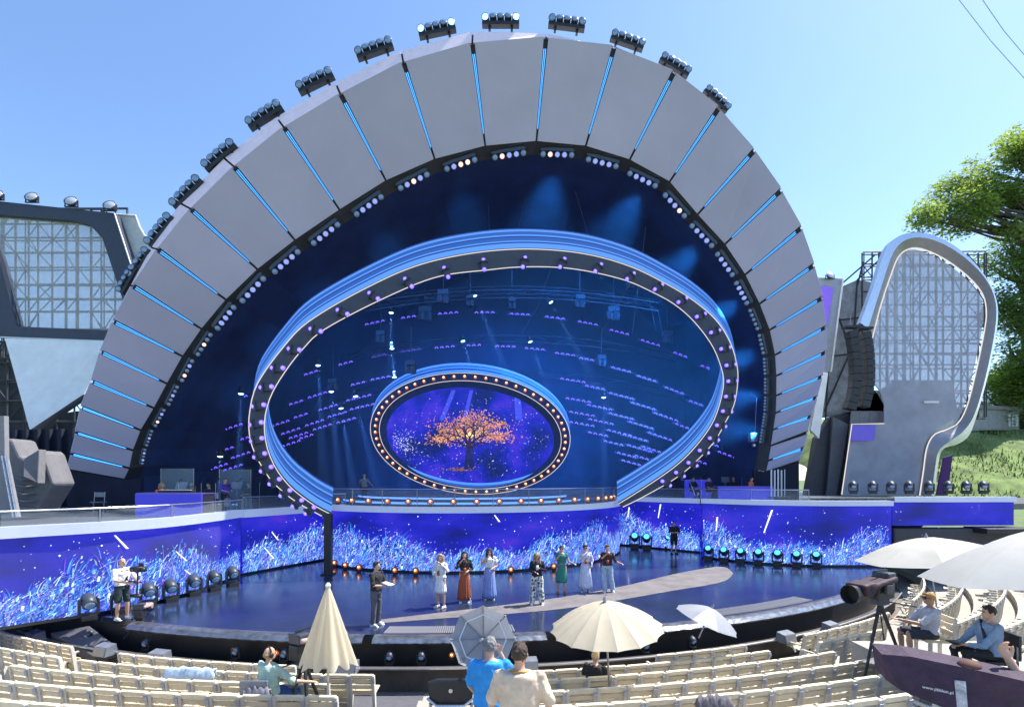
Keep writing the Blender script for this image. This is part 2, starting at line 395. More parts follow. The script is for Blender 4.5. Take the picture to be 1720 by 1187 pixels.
# ------------------------------------------------------------------ light batteries
def lamp_head_mesh(name, m_body, rr=.2, ln=.4):     # one drum lamp pointing along -Y
    return MB().lathe([(rr*.45,-ln*.5),(rr*.85,-ln*.45),(rr,-ln*.1),(rr,ln*.42),(rr*1.12,ln*.45),(rr*1.12,ln*.5),(rr*.9,ln*.5)], n=12, rot=Matrix.Rotation(R(90), 3, 'X')).mesh(name, m_body, True)
def lens_mesh(name, m, rr=.2, ln=.4):
    return MB().lathe([(rr*.93,0),(rr*.8,.03),(rr*.45,.055),(.01,.062)], c=(0,-ln*.49,0), n=12, rot=Matrix.Rotation(R(90), 3, 'X')).mesh(name, m, True)
m_casing = mat('lamp_casing', (.045,.055,.075), .45, var=.2)
BAR_TOP = MB().box((0,0,-.16),(2.0,.32,.2)).box((-.6,.05,-.36),(.12,.2,.2)).box((.6,.05,-.36),(.12,.2,.2)).box((0,-.02,-.04),(1.9,.12,.06)).mesh('battery_bar', m_black)
HEAD_TOP = lamp_head_mesh('drum', m_casing, .185, .42)
LENS_TOP = {k: lens_mesh('drum_lens_'+k, m, .185, .42) for k, m in (('dim', m_lensdim), ('lit', m_lensblue))}
YOKE = MB().box((-.17,0,-.02),(.025,.10,.26)).box((.17,0,-.02),(.025,.10,.26)).mesh('yoke', m_black)
BASE = [(215,470,-60,.75),(236,443,-58,.85),(270,388,-52,.95),(315,325,-46,1),(370,263,-40,1),(445,195,-32,1),(530,138,-26,1),(629,84,-19,1),(734,51,-12,1),(841,37,0,1),(952,41,7,1),(1054,70,19,.95),(1134,111,31,.92),(1204,168,44,.88)]
LIT = {8: (0, 4), 9: (0, 4)}
for i, (px, py, ang, sc) in enumerate(BASE):
    Y = Yo(px)+.35; p = P(px, py, Y)
    lab = f'black battery of five spotlights on the arch crest, {ORD[i]} from the left'
    if i in LIT: lab = f'battery of five spotlights with two lit blue, {ORD[i]} from left on arch crest'
    t = thing('spotlight_battery', lab, 'spotlights', p, group='spotlight batteries along the arch crest', rot=(0, R(ang), 0))
    t.scale = (sc*.92,)*3
    put('bar', BAR_TOP, t)
    for j in range(5):
        hd = put('drum', HEAD_TOP, t, ((j-2)*.40, 0, .13), (R(-18 if j not in (0, 4) else 6), 0, R((j-2)*4)))
        put('lens', LENS_TOP['lit' if j in LIT.get(i, ()) else 'dim'], hd)
        put('yoke', YOKE, t, ((j-2)*.40, 0, .05))
# inner batteries hung below each panel
BAR_IN = MB().box((0,0,.22),(1.75,.10,.14)).box((0,.06,.36),(1.6,.05,.05)).tube([(-.8,0,.45),(-.3,.02,.5),(.2,-.02,.44),(.8,0,.5)],.02,n=5).mesh('bar_in', m_casing)
m_casing2 = mat('lamp_casing_pale', (.22,.24,.28), .4, .3, var=.2)
HEAD_IN = lamp_head_mesh('head_in', m_casing2, .125, .26)
LENS_IN = {k: lens_mesh('lens_in_'+k, m, .125, .26) for k, m in (('blue', mat('lens_pale_blue', (.02,.02,.02), .2, var=0, emis=(.28,.36,1), es=.5)), ('dim', m_lensdim), ('warm', m_lenswarm))}
WARM = {12: (2,), 13: (2, 3), 14: (1,), 15: (1,), 3: (1,), 5: (1,), 6: (2,), 18: (3,)}
spots = []
for i in range(1, len(ARC)-3):
    mid = (I[i]+I[i+1])*.5; d = cen-mid; d.y = 0; d.normalize()
    sp = (I[i+1]-I[i]).length
    p = mid + d*.55 + V(0,.1,0); ang = math.atan2(-(I[i+1]-I[i]).z, (I[i+1]-I[i]).x)
    t = thing('lamp_bar', f'bar of five small moving lamps under the inner arch edge, {ORD[i-1]} from the left', 'lamp bar', p, group='lamp bars along the inner arch edge', rot=(0, ang, 0))
    k = min(1., sp/2.15); t.scale = (k, 1, 1) if k > .75 else (max(k,.45),)*3
    put('bar', BAR_IN, t)
    for j in range(5):
        hd = put('lamp', HEAD_IN, t, ((j-2)*.37, -.05, -.05), (R(28), 0, 0))
        c = 'warm' if j in WARM.get(i, ()) else ('dim' if j in (0, 4) or i < 7 and (i+j) % 2 or i > 21 else 'blue')
        put('lens', LENS_IN[c], hd)
    spots.append(p)
# ------------------------------------------------------------------ big oval ring
ro = [(541,866),(501,844),(477,826),(456,806),(440,782),(428,759),(420,731),(420,694),(433,645),(476,584),(521,539),(612,486),(703,446),(800,425),(891,419),(982,427),(1058,448),(1118,477),(1164,505),(1203,539),(1227,578),(1238,618),(1238,648),(1232,681),(1216,712),(1199,742),(1163,780),(1131,805),(1080,834),(1046,851)]
ri = [(556,863),(533,851),(511,836),(487,816),(464,786),(450,753),(445,721),(447,694),(458,660),(482,621),(509,587),(545,554),(640,504),(733,466),(820,454),(876,449),(942,450),(997,458),(1052,472),(1091,489),(1130,510),(1164,539),(1194,578),(1209,612),(1215,643),(1206,686),(1191,719),(1163,755),(1131,785),(1080,820),(1038,846)]
def Yr(px): return 24 + (px-550)*.0075
N = 120
RO = resample(smooth_path([P(x, y, Yr(x)) for x, y in ro], 6), N); RI = resample(smooth_path([P(x, y, Yr(x)) for x, y in ri], 6), N)
OFF = V(0, .35, 1.22)
ring = thing('oval_ring', 'great tilted oval ring with blue striped band and paired lamps', 'ring', (-8.0, 24, 2.7))
m_ringface = mat('ring_face', (.045,.058,.085), .6, var=.15)
MB().strip(RO, RI).build('front_face', m_ringface, ring, world=True)
m_rb = [mat('ring_led_a', (.03,.05,.1), .4, var=0, emis=(.015,.08,.36), es=.5), mat('ring_led_b', (.03,.05,.1), .4, var=0, emis=(.085,.27,.85), es=.52), mat('ring_led_c', (.02,.03,.08), .4, var=0, emis=(.005,.024,.18), es=.5)]
stops = [(0,.07,None),(.07,.30,1),(.30,.36,2),(.36,.42,1),(.42,.58,0),(.58,.63,2),(.63,.70,1),(.70,.84,0),(.84,.94,1),(.94,1,2)]
for a, b, c in stops:
    mm = m_black if c is None else m_rb[c]
    for nm, ln in (('outer_band', RO), ('inner_band', RI)):
        MB().strip([p+OFF*a for p in ln], [p+OFF*b for p in ln]).build(nm, mm, ring, world=True, smooth=True)
for ln, rr in ((RO, .02), (RI, .02)):
    MB().tube([p+V(0,-.05,0) for p in ln], rr, n=6).build('light_line', m_led_white, ring, world=True)
MB().strip([p+OFF for p in RO], [p+OFF for p in RI]).build('rear_face', m_black, ring, world=True)
PAIRS = [(813,446),(750,459),(687,476),(629,498),(577,525),(532,555),(496,587),(468,618),(449,650),(436,681),(432,711),(433,738),(438,764),(449,787),(463,808),(481,827),(501,844),(522,856),(880,442),(944,443),(1004,451),(1058,465),(1105,483),(1145,505),(1176,530),(1200,557),(1217,585),(1226,613),(1229,640),(1225,666),(1220,691),(1210,715),(1198,737),(1181,758),(1162,779),(1141,796),(1118,811)]
LHOUSE = MB().box((0,.06,0),(.30,.16,.30)).box((0,-.02,.19),(.42,.2,.08)).mesh('ring_lamp_house', m_casing)
LRIM = MB().lathe([(.17,0),(.17,.10),(.13,.12)], n=12, rot=Matrix.Rotation(R(90),3,'X')).mesh('ring_lamp_rim', m_violet, True)
LENSV = MB().lathe([(.125,.10),(.09,.15),(.01,.16)], n=12, rot=Matrix.Rotation(R(90),3,'X')).mesh('ring_lens', m_lilac, True)
for x, y in PAIRS:
    p = P(x, y, Yr(x)-.18) - ring.location
    c = P(830, 640, 26) - ring.location; d = (c-p); d.y = 0; d.normalize()
    ang = math.atan2(d.x, -d.z)                       # away from the centre is up
    hs = put('lamp_pair', LHOUSE, ring, p, (0, -ang, 0))
    for s in (-.19, .27):
        for me, nm in ((LRIM, 'lamp_rim'), (LENSV, 'lamp_lens')):
            put(nm, me, hs, (0, -.02, -s+.06), (R(0), 0, 0), (.56,.7,.56))
# pillar at the ring's left foot
pl = thing('ring_pillar', 'dark square pillar carrying the left foot of the oval ring', 'pillar', (-7.85, 22.9, 0))
MB().box((0,0,1.3),(.30,.30,2.6)).build('shaft', m_black, pl, bev=.02); MB().box((0,0,.03),(.5,.5,.06)).build('base_plate', m_black, pl, bev=.01)

# ------------------------------------------------------------------ lower LED walls and balcony
def wall_path(pts, n): return resample(smooth_path([V(x, y, 0) for x, y in pts], 8), n)
cc, cr = V(-2.8, 32.3, 0), 9.1
cpath = [V(cc.x+cr*math.sin(a), cc.y-cr*math.cos(a), 0) for a in [R(-40)+(R(126))*i/60 for i in range(61)]]
walls = [
 ('left end', wall_path([(-15.2,12.6),(-13.6,14.8),(-12.3,16.4),(-11.5,18.6),(-11.45,22.6)], 30), .0, 2.45, 2.78, 2.7),
 ('left recess', wall_path([(-11.45,22.7),(-9.4,26.9),(-8.6,27.6)], 16), 0., 2.42, 2.76, 2.7),
 ('middle', cpath, 0., 2.58, 2.86, 2.75),
 ('right recess', wall_path([(6.3,33.2),(8.4,31.3),(10.4,29.5)], 16), 0., 2.70, 2.98, 2.9),
 ('right end', wall_path([(9.8,27.6),(11.8,25.8),(14.4,24.9),(17.7,25.0)], 24), 0., 2.80, 3.06, 2.95),
 ('far right', wall_path([(17.75,25.0),(20.5,25.0),(23.6,25.2)], 10), 1.85, 2.98, 3.24, 2.95)]
WLAB = {'left end': 'curved blue video wall with shining grass behind the camera operator with shorts', 'left recess': 'short blue video wall with bright grass left of the dark pillar',
 'middle': 'bulging blue starry video wall with grass behind the singers', 'right recess': 'blue grass video wall behind the man in shorts at the rear',
 'right end': 'curved blue video wall behind the row of lit cyan floor lamps', 'far right': 'plain violet video band above the dark box on the far right'}
def led_mat(name, seed, washed=.05, es=1.):
    m = bpy.data.materials.new(name); m.use_nodes = True; t = m.node_tree; b = t.nodes['Principled BSDF']
    uv = t.nodes.new('ShaderNodeUVMap'); mp = t.nodes.new('ShaderNodeMapping'); mp.inputs['Location'].default_value = (seed, seed*.7, 0); mp.inputs['Scale'].default_value = (.22,.5,1)
    n = t.nodes.new('ShaderNodeTexNoise'); n.inputs['Scale'].default_value = 1.6; n.inputs['Detail'].default_value = 4
    t.links.new(uv.outputs[0], mp.inputs[0]); t.links.new(mp.outputs[0], n.inputs['Vector'])
    rp = t.nodes.new('ShaderNodeValToRGB'); e = rp.color_ramp.elements
    e[0].position = .30; e[0].color = (.002,.004,.10,1); e[1].position = .78; e[1].color = (.06,.012,.27,1)
    x = e.new(.5); x.color = (.005,.006,.24,1); x = e.new(.64); x.color = (.016,.012,.29,1)
    t.links.new(n.outputs['Fac'], rp.inputs[0]); t.links.new(rp.outputs[0], b.inputs['Emission Color'])
    b.inputs['Emission Strength'].default_value = es; b.inputs['Base Color'].default_value = (washed*.6, washed*.6, washed*.7, 1); b.inputs['Roughness'].default_value = .6; b.inputs['Specular IOR Level'].default_value = .15
    return m
def stroke_color(r, dark=0.):
    k = r.random()
    c = (.03,.13,.62) if k < .34 else (.09,.30,.72) if k < .62 else (.38,.58,.78) if k < .76 else (.10,.06,.50) if k < .95 else (.26,.18,.60)
    f = r.uniform(.3, 1.)*(1-dark); return tuple(x*f for x in c)
def screen_picture(name, path, h, seed, parent, dens=90, gh=.42, stars=8, bars=(), side=1):
    """glowing grass blades, stars and streaks, each a thin leaf of light just proud of the screen"""
    r = random.Random(seed); mb = MB()
    L = [0]
    for a, b in zip(path, path[1:]): L.append(L[-1]+(b-a).length)
    T = L[-1]
    def at(s, v, off):
        s = max(0, min(T, s)); j = 0
        while j < len(L)-2 and L[j+1] < s: j += 1
        d = (path[j+1]-path[j]); q = path[j].lerp(path[j+1], (s-L[j])/max(1e-6, d.length)); d.normalize()
        nrm = V(d.y, -d.x, 0)*side
        return q + nrm*off + V(0,0,v)
    n = int(T*dens); offs = list(range(n)); 
    for i in range(n):
        s = r.uniform(0, T); v0 = (abs(r.gauss(0, .20)) if r.random() < .35 else r.uniform(0, .56))*h
        if v0 > h*.70: continue
        hump = .75+.35*math.sin(s*.55+seed)+.15*math.sin(s*1.9)
        v0 *= max(.45, hump); ln = r.uniform(.15, .55)*h*.42; lean = r.gauss(.85, .65)
        w = r.uniform(.007, .024); o = .004+.016*(i/n); c = stroke_color(r)
        dx, dz = math.sin(lean)*ln, abs(math.cos(lean))*ln
        pts = [(s, v0), (s+dx*.5, v0+dz*.62), (s+dx*1.15, v0+dz*.95)]
        if pts[2][1] > h-.05 or pts[2][0] > T-.05 or pts[2][0] < .05: continue
        for (p, q), (ka, kb) in zip(zip(pts, pts[1:]), ((1, .8), (.8, .15))):
            mb.quad([at(p[0]-w*ka, p[1], o), at(p[0]+w*ka, p[1], o), at(q[0]+w*kb, q[1], o), at(q[0]-w*kb, q[1], o)], c)
        if r.random() < .16:
            e = pts[2]; w2 = w*1.5
            mb.quad([at(e[0]-w2, e[1]-w2*2, o), at(e[0]+w2, e[1]-w2*2, o), at(e[0]+w2*1.6, e[1]+w2*2, o), at(e[0], e[1]+w2*2.4, o)], tuple(min(1, x*1.5) for x in c))
    for i in range(int(T*stars)):
        s, v = r.uniform(.1, T-.1), r.uniform(.3*h, h-.08); w = r.choice((.010,.014,.018,.03)); k = r.uniform(.35, 1)
        o = .022+.002*(i % 5)
        mb.quad([at(s-w, v, o), at(s, v-w, o), at(s+w, v, o), at(s, v+w, o)], (.6*k,.72*k,1*k))
    for i in range(int(T*dens*.16)):                  # fine bright spray over the blades
        s = r.uniform(.1, T-.1); hump = .75+.35*math.sin(s*.55+seed)+.15*math.sin(s*1.9); v = min(h-.08, r.uniform(.05, .62)*h*max(.5, hump)+abs(r.gauss(0,.06))*h)
        w, l = r.uniform(.006,.013), r.uniform(.02,.07); o = .0225+.0001*(i % 60); k = r.uniform(.5, 1)
        mb.quad([at(s-w, v, o), at(s+w*.3, v-w, o), at(s+l, v+l*.55, o), at(s+l*.8, v+l*.7, o)], (.48*k,.66*k,.95*k))
    for s, v0, ds, v1 in bars:
        w = .04
        mb.quad([at(s-w*.6, v0, .034), at(s+w*.6, v0, .034), at(s+ds+w, v1, .034), at(s+ds-w, v1, .034)], (.62,.68,.92))
    mb.build(name, glow_attr('screen_glow', 1.0), parent, world=True, recalc=False)
BARS = {'left end': [(5.6,1.35,.0,1.0) , (4.9,2.35,.35,1.9), (6.9,1.6,.5,1.2), (7.3,.9,.8,.35)], 'left recess': [(1.5,1.7,.35,1.3),(1.1,1.05,.5,.5)], 'middle': [(8.4,2.5,.22,2.2)],
        'right recess': [(1.0,1.75,.1,2.35),(3.0,1.8,.15,2.6)], 'right end': [(.75,1.45,.06,2.15),(3.0,1.5,.35,2.6)], 'far right': []}
wall_objs = {}
for i, (nm, path, z0, z1, zl, zd) in enumerate(walls):
    t = thing('video_wall', WLAB[nm], 'video wall', path[len(path)//2] + V(0,0,z0))
    d0 = (path[-1]-path[0]).normalized()
    A = [p+V(0,0,z0+.05) for p in path]; B = [p+V(0,0,z1) for p in path]
    nrms = []
    for k in range(len(path)):
        d = path[min(k+1, len(path)-1)]-path[max(k-1, 0)]; d.normalize(); nrms.append(V(d.y, -d.x, 0))
    mb = MB().strip(A, B); mb.strip([p-q*.15 for p, q in zip(A, nrms)], [p-q*.15 for p, q in zip(B, nrms)])
    o = mb.build('screen', led_mat('led_'+nm.replace(' ', '_'), i*3.1+1, .055 if 'end' in nm or 'far' in nm else .03), t, world=True, recalc=False)
    uvl = o.data.uv_layers.new(name='UVMap'); n = len(path)
    for lp in o.data.loops:
        vi = lp.vertex_index; j = vi % n; uvl.data[lp.index].uv = (j/n*sum((a-b).length for a, b in zip(path, path[1:])), o.data.vertices[vi].co.z)
    if nm != 'far right': screen_picture('lit_grass', path, z1-.05, 11+i, t, dens=330, gh=.40, bars=BARS[nm])
    else: screen_picture('lit_stars', path, z1-.05, 11+i, t, dens=0, stars=4)
    # dark kick board
    if z0 == 0: MB().strip([p+q*.05 for p, q in zip(path, nrms)], [p+q*.05+V(0,0,.09) for p, q in zip(path, nrms)]).build('kick_board', m_black, t, world=True)
    wall_objs[nm] = (path, nrms, z1, zl, zd)
    # white balcony edge above
    lp = [p+q*.14 for p, q in zip(path, nrms)]; lb = [p-q*.3 for p, q in zip(path, nrms)]
    mb = MB()
    for U, W in (([p+V(0,0,z1+.02) for p in lp], [p+V(0,0,zl) for p in lp]), ([p+V(0,0,zl) for p in lp], [p+V(0,0,zl) for p in lb]), ([p+V(0,0,z1+.02) for p in lb], [p+V(0,0,z1+.02) for p in lp])): mb.strip(U, W)
    e = mb.build('balcony_edge', m_lip); tag(e, f'white glowing balcony edge above the {nm} video wall', 'balcony edge')
# dark box under the far right band
bx = thing('black_cabinet', 'dark grey draped box under the violet band on the far right', 'cabinet', (20.7, 25.3, 0))
MB().box((0,0,.88),(5.7,.6,1.76)).build('body', mat('box_grey', (.06,.06,.07), .8), bx, bev=.05); MB().box((1.9,-.4,1.7),(2.2,1.3,.25)).build('shelf', m_black, bx, bev=.03)
# decks
m_deck = mat('deck_dark', (.05,.055,.07), .5, var=.2)
def deck(poly, z): struct(MB().prism([(x, y, z) for x, y in poly], (0,0,-.25)).build('balcony_deck', m_deck))
deck([(p.x-.2, p.y+.15) for p in walls[0][1]] + [(p.x-.1, p.y+.2) for p in walls[1][1]] + [(-8.6,45.5),(-32,45.5),(-32,12.6)], 2.62)
deck([(p.x, p.y+.25) for p in cpath] + [(6.2,45.5),(-8.55,45.5)], 2.74)
deck([(p.x, p.y+.25) for p in walls[3][1]] + [(p.x+.1, p.y+.25) for p in walls[4][1]] + [(p.x, p.y+.25) for p in walls[5][1]] + [(34,30),(34,45.5),(6.25,45.5)], 2.88)
# glass balustrades
def balustrade(path, z0, z1, label, step, j0=0, j1=None):
    path = path[j0:j1]; L = sum((a-b).length for a, b in zip(path, path[1:])); k = max(2, int(L/step)+1); pts = resample(path, k)
    t = thing('glass_balustrade', label, 'balustrade', pts[0]+V(0,0,z0))
    MB().tube([p+V(0,.1,z1) for p in resample(path, k*3)], .028, n=6).build('rail', m_silver, t, world=True)
    for p in pts: MB().tube([p+V(0,.1,z0-.1), p+V(0,.1,z1)], .02, n=6).build('post', m_greymetal, t, world=True)
    for a, b in zip(pts, pts[1:]):
        a, b = a.lerp(b, .02), b.lerp(a, .02)
        MB().prism([a+V(0,.1,z0+.04), b+V(0,.1,z0+.04), b+V(0,.1,z1-.05), a+V(0,.1,z1-.05)], V(0,.02,0)).build('pane', m_glass, t, world=True)
balustrade(walls[0][1], 2.75, 3.2, 'glass balustrade with steel rail on the left balcony', 2.2)
balustrade(walls[1][1], 2.75, 3.3, 'short glass balustrade on the balcony beside the left ring foot', 2.2)
balustrade(cpath, 2.85, 3.62, 'glass balustrade with dark posts before the oval tree screen', 1.55)
balustrade(walls[3][1], 2.95, 3.5, 'glass balustrade before the seated band on the right', 2.2)
balustrade(walls[4][1], 3.05, 3.55, 'glass balustrade with steel rail on the right balcony', 2.0, 0, 14)

# ------------------------------------------------------------------ oval tree screen with bulbs
YS = 35.
def ell(cx, cy, a, b, tilt, n, Y):
    out = []
    for i in range(n):
        t = 2*math.pi*i/n; x, y = a*math.cos(t), b*math.sin(t)
        out.append(P(cx + x*math.cos(tilt)+y*math.sin(tilt), cy - (y*math.cos(tilt)-x*math.sin(tilt)), Y))
    return out
TL = R(5)
sc = thing('oval_screen', 'oval video screen showing a glowing orange tree, ringed with bulbs', 'oval screen', P(790, 820, YS))
S0 = ell(790,732,141,81,TL,72,YS); S1 = ell(790,730,153,90,TL,72,YS-.25); S2 = ell(790,728,168,101,TL,72,YS-.35)
m_oval = bpy.data.materials.new('oval_display'); m_oval.use_nodes = True
t_ = m_oval.node_tree; b_ = t_.nodes['Principled BSDF']; tc = t_.nodes.new('ShaderNodeTexCoord'); nz = t_.nodes.new('ShaderNodeTexNoise'); nz.inputs['Scale'].default_value = .55; nz.inputs['Detail'].default_value = 5
rp = t_.nodes.new('ShaderNodeValToRGB'); e = rp.color_ramp.elements; e[0].position = .36; e[0].color = (.002,.006,.07,1); e[1].position = .72; e[1].color = (.04,.015,.36,1); x = e.new(.52); x.color = (.006,.008,.25,1)
t_.links.new(tc.outputs['Object'], nz.inputs['Vector']); t_.links.new(nz.outputs['Fac'], rp.inputs[0]); t_.links.new(rp.outputs[0], b_.inputs['Emission Color']); b_.inputs['Emission Strength'].default_value = 1.; b_.inputs['Base Color'].default_value = (.004,.004,.006,1); b_.inputs['Specular IOR Level'].default_value = .1
MB().prism(S0, V(0,.2,0)).build('display', m_oval, sc, world=True)
MB().strip(S0, S1, True).strip(S1, S2, True).build('rim_face', m_dark, sc, world=True)
OS = V(0,.3,.72)
for a, b, c in ((0,.12,2),(.12,.3,1),(.3,.5,2),(.5,.58,1),(.58,.8,0),(.8,1,1)):
    MB().strip([p+OS*a for p in S2], [p+OS*b for p in S2], True).build('rim_band', m_rb[c], sc, world=True, smooth=True)
for ln in (S1, S2): MB().tube([p+V(0,-.05,0) for p in ln+ln[:1]], .02, n=5).build('light_line', m_led_white, sc, world=True)
FILA = MB().sph((0,0,0), .055, 8, 6).mesh('filament', m_filament, True)
BULB = MB().sph((0,0,0), .115, 10, 7).mesh('bulb', m_orange, True); SOCK = MB().lathe([(.13,0),(.13,.1),(.06,.16)], n=8, rot=Matrix.Rotation(R(-90),3,'X')).mesh('socket', m_black)
for p in ell(790,729,160,96,TL,56,YS-.5):
    b = put('bulb', BULB, sc, p-sc.location); put('socket', SOCK, b, (0,.04,0)); put('filament', FILA, b, (0,-.09,.02))
# the tree picture: leaves of light, branches, sparks
mb = MB(); r = random.Random(3); ly = YS-.01
def q2(x, y, w, hgt, c, o, rot=0.):
    ca, sa_ = math.cos(rot), math.sin(rot); pts = []
    for a, b in ((-w,0),(0,-hgt),(w,0),(0,hgt)): pts.append(P(x+a*ca-b*sa_, y+a*sa_+b*ca, ly-o))
    mb.quad(pts, c)
cnt = 0
for cx, cy, sx, sy, n in ((795,703,26,10,300),(765,716,32,10,320),(824,716,30,10,300),(748,736,24,7,300),(832,734,26,7,320),(790,728,28,10,440),(745,722,10,5,40),(838,712,10,5,40),(775,788,20,2.2,120)):
    for i in range(n):
        cnt += 1; d = r.random(); k = r.uniform(.18, .75)
        hot = max(0, 1-math.hypot((cx-788)/40, (cy-735)/22)); g_ = .30+.26*hot*r.random()
        if cy > 780: k *= .35
        q2(r.gauss(cx, sx*.6), r.gauss(cy, sy*.7), r.uniform(.6, 1.9), r.uniform(.5, 1.2), (.85*k, (g_+.04)*k, (.06+.04*d)*k), .004+cnt*4e-6, r.uniform(0, 3))
q2(789, 731, 7, 6, (1.3,.65,.12), .014); q2(789, 731, 4.5, 4.2, (1.6,.95,.25), .015)
def branch(x, y, a, l, wd, lev):
    x2, y2 = x+math.cos(a)*l, y-math.sin(a)*l; global cnt; cnt += 1
    nx, ny = math.sin(a), math.cos(a); o = .018+cnt*2e-6
    mb.quad([P(x-nx*wd, y-ny*wd, ly-o), P(x+nx*wd, y+ny*wd, ly-o), P(x2+nx*wd*.65, y2+ny*wd*.65, ly-o), P(x2-nx*wd*.65, y2-ny*wd*.65, ly-o)], (.012,.006,.02))
    if lev:
        for s in (-1, 1): branch(x2, y2, a+s*r.uniform(.3, .65), l*r.uniform(.62, .85), wd*.62, lev-1)
mb.quad([P(779,788,ly-.017),P(798,788,ly-.017),P(795,770,ly-.017),P(781,770,ly-.017)], (.006,.007,.05))
mb.quad([P(781,771,ly-.0172),P(795,771,ly-.0172),P(795,750,ly-.0172),P(784,750,ly-.0172)], (.008,.008,.06))
for a, l, wd in ((R(115),16,3.2),(R(62),16,3.2),(R(150),20,2.2),(R(30),20,2.2),(R(90),18,2.6)): branch(789, 753, a, l, wd, 4)
for i in range(560):
    a, d = r.uniform(0, 6.283), math.sqrt(r.random()); x, y = 790+138*d*math.cos(a), 732+79*d*math.sin(a)
    if r.random() < .4: x, y = r.gauss(678, 14), r.gauss(745, 12)
    if math.hypot((x-790)/137, (y-732-.09*(790-x)*-1*0)/76) > .97: continue
    k = r.uniform(.3, 1); s = r.choice((.4,.5,.6,.9)); q2(x, y, s, s, (.6*k,.65*k,1.*k), .03+i*3e-6)
for x0, x1, w in ((762,742,3.5),(792,780,3),(868,872,5)): mb.quad([P(x0-w,655,ly-.002),P(x0+w,655,ly-.002),P(x1+w*1.2,705,ly-.002),P(x1-w*1.2,705,ly-.002)], (.03,.04,.40))
mb.build('lit_tree', glow_attr('screen_glow', 1.0), sc, world=True, recalc=False)
# low platform with glowing steps and a row of bulbs along the middle balcony
for k, (rr, z) in enumerate(((7.0,2.95),(6.2,3.15))):
    arc = [V(cc.x+rr*math.sin(a), cc.y-rr*math.cos(a), 0) for a in [R(-70)+R(140)*i/40 for i in range(41)]]
    mb = MB().strip([p+V(0,0,z-.22) for p in arc], [p+V(0,0,z) for p in arc]).strip([p+V(0,0,z) for p in arc], [cc+V(0,0,z) for p in arc])
    o = mb.build('platform', m_deck); tag(o, ('lower' if k == 0 else 'upper') + ' curved glowing blue step behind the middle balustrade', 'platform')
    MB().tube([p+V(0,-.03,z-.04) for p in arc], .05, n=5).build('edge_light', m_led_blue, o)
def bulb_lamp(p, label, grp, s=1.):
    t = thing('bulb_lamp', label, 'lamp', p, group=grp); t.scale = (s, s, s)
    MBASE = bulb_lamp.m[0]; put('base', bulb_lamp.m[0], t); b = put('bulb', bulb_lamp.m[1], t, (0,0,.26)); put('filament', FILA, b, (0,-.10,.03)); put('yoke', bulb_lamp.m[2], t, (0,0,.26))
bulb_lamp.m = (MB().box((0,0,.05),(.2,.16,.1)).mesh('bulb_base', m_black), MB().sph((0,0,0), .13, 12, 8).mesh('bulb_big', m_orange, True),
    MB().box((-.16,.0,-.06),(.02,.06,.28)).box((.16,0,-.06),(.02,.06,.28)).lathe([(.16,-.02),(.17,.06),(.1,.15)], n=10, rot=Matrix.Rotation(R(-90),3,'X')).mesh('bulb_yoke', m_black))
for i in range(18):
    a = R(-38)+R(112)*i/17; p = V(cc.x+(cr-.28)*math.sin(a), cc.y-(cr-.28)*math.cos(a), 2.86)
    bulb_lamp(p, f'round orange bulb lamp on the middle balcony edge, {ORD[i]} from left', 'orange bulb lamps along the middle balcony', .85)
for i, (x, y) in enumerate(((562,944),(580,948),(603,952),(663,957),(698,958),(858,956),(930,950),(1006,933),(1031,922),(1037,919))):
    p = G(x, y+8); bulb_lamp(p, f'round orange bulb lamp on the floor before the middle video wall, {ORD[i]} from left', 'orange bulb lamps on the stage floor', .8 if i < 8 else 1.0)
# ------------------------------------------------------------------ lights and lamp bars inside the shell
CYL = {}
def strut(a, b, r, m, parent, name, world=True):
    a, b = Vector(a), Vector(b); d = b-a
    if m.name not in CYL: CYL[m.name] = MB().tube([(0,0,0),(0,0,1)], 1, n=6).mesh('strut_'+m.name, m)
    o = put(name, CYL[m.name], parent); o.rotation_euler = d.to_track_quat('Z', 'Y').to_euler(); o.scale = (r, r, d.length)
    o.location = a - (parent_loc(parent) if world and parent else Vector((0,0,0))); return o
BARS_IN = [(542,472,3),(630,543,4),(691,533,4),(564,556,4),(753,527,4),(523,627,3),(581,611,3),(637,598,3),(690,589,4),(747,584,4),(796,581,3),(538,663,5),(602,645,3),(644,635,5),(498,677,3),(603,669,5),(556,684,5),(609,684,5),(506,699,3),(567,697,4),(582,707,4),(471,712,4),(529,711,4),(542,718,4),(489,725,4),(502,732,4),(515,734,3),(485,747,5),
 (814,526,4),(873,529,4),(932,535,4),(987,544,4),(1040,559,4),(1092,577,4),(1142,597,3),(1188,619,3),(849,583,4),(898,587,4),(949,596,4),(994,606,5),(1043,622,4),(1086,637,4),(1132,657,4),(1168,678,3),(962,640,5),(999,652,4),(1043,666,5),(1080,683,5),(1118,701,5),(1149,718,4),(971,673,5),(1007,685,5),(1043,700,5),(1076,715,5),(977,696,5),(1009,709,5),(977,713,5),(1108,734,5),(1098,757,5),(1086,772,5),(1040,728,5),(1066,736,5),(1074,754,5),(1004,730,4),(1030,745,4),(1052,765,4),(1060,778,4),
 (428,596,3),(345,694,3),(405,669,3),(388,719,5),(333,745,5),(373,758,5),(279,773,5),(412,737,2),(405,765,4),(329,782,5),(363,786,5),(392,786,4),(1199,748,2),(1225,766,5),(1175,776,3)]
BARH = {n: MB().box((0,.06,.05),(.31*n+.1,.16,.14)).tube([(-.1*n,.06,.1),(-.1*n,.06,.5)],.015,n=4).tube([(.1*n,.06,.1),(.1*n,.06,.5)],.015,n=4).mesh(f'bar_house_{n}', m_black) for n in (2,3,4,5)}
CRES = MB()                                          # a lamp mouth seen as a bright ring
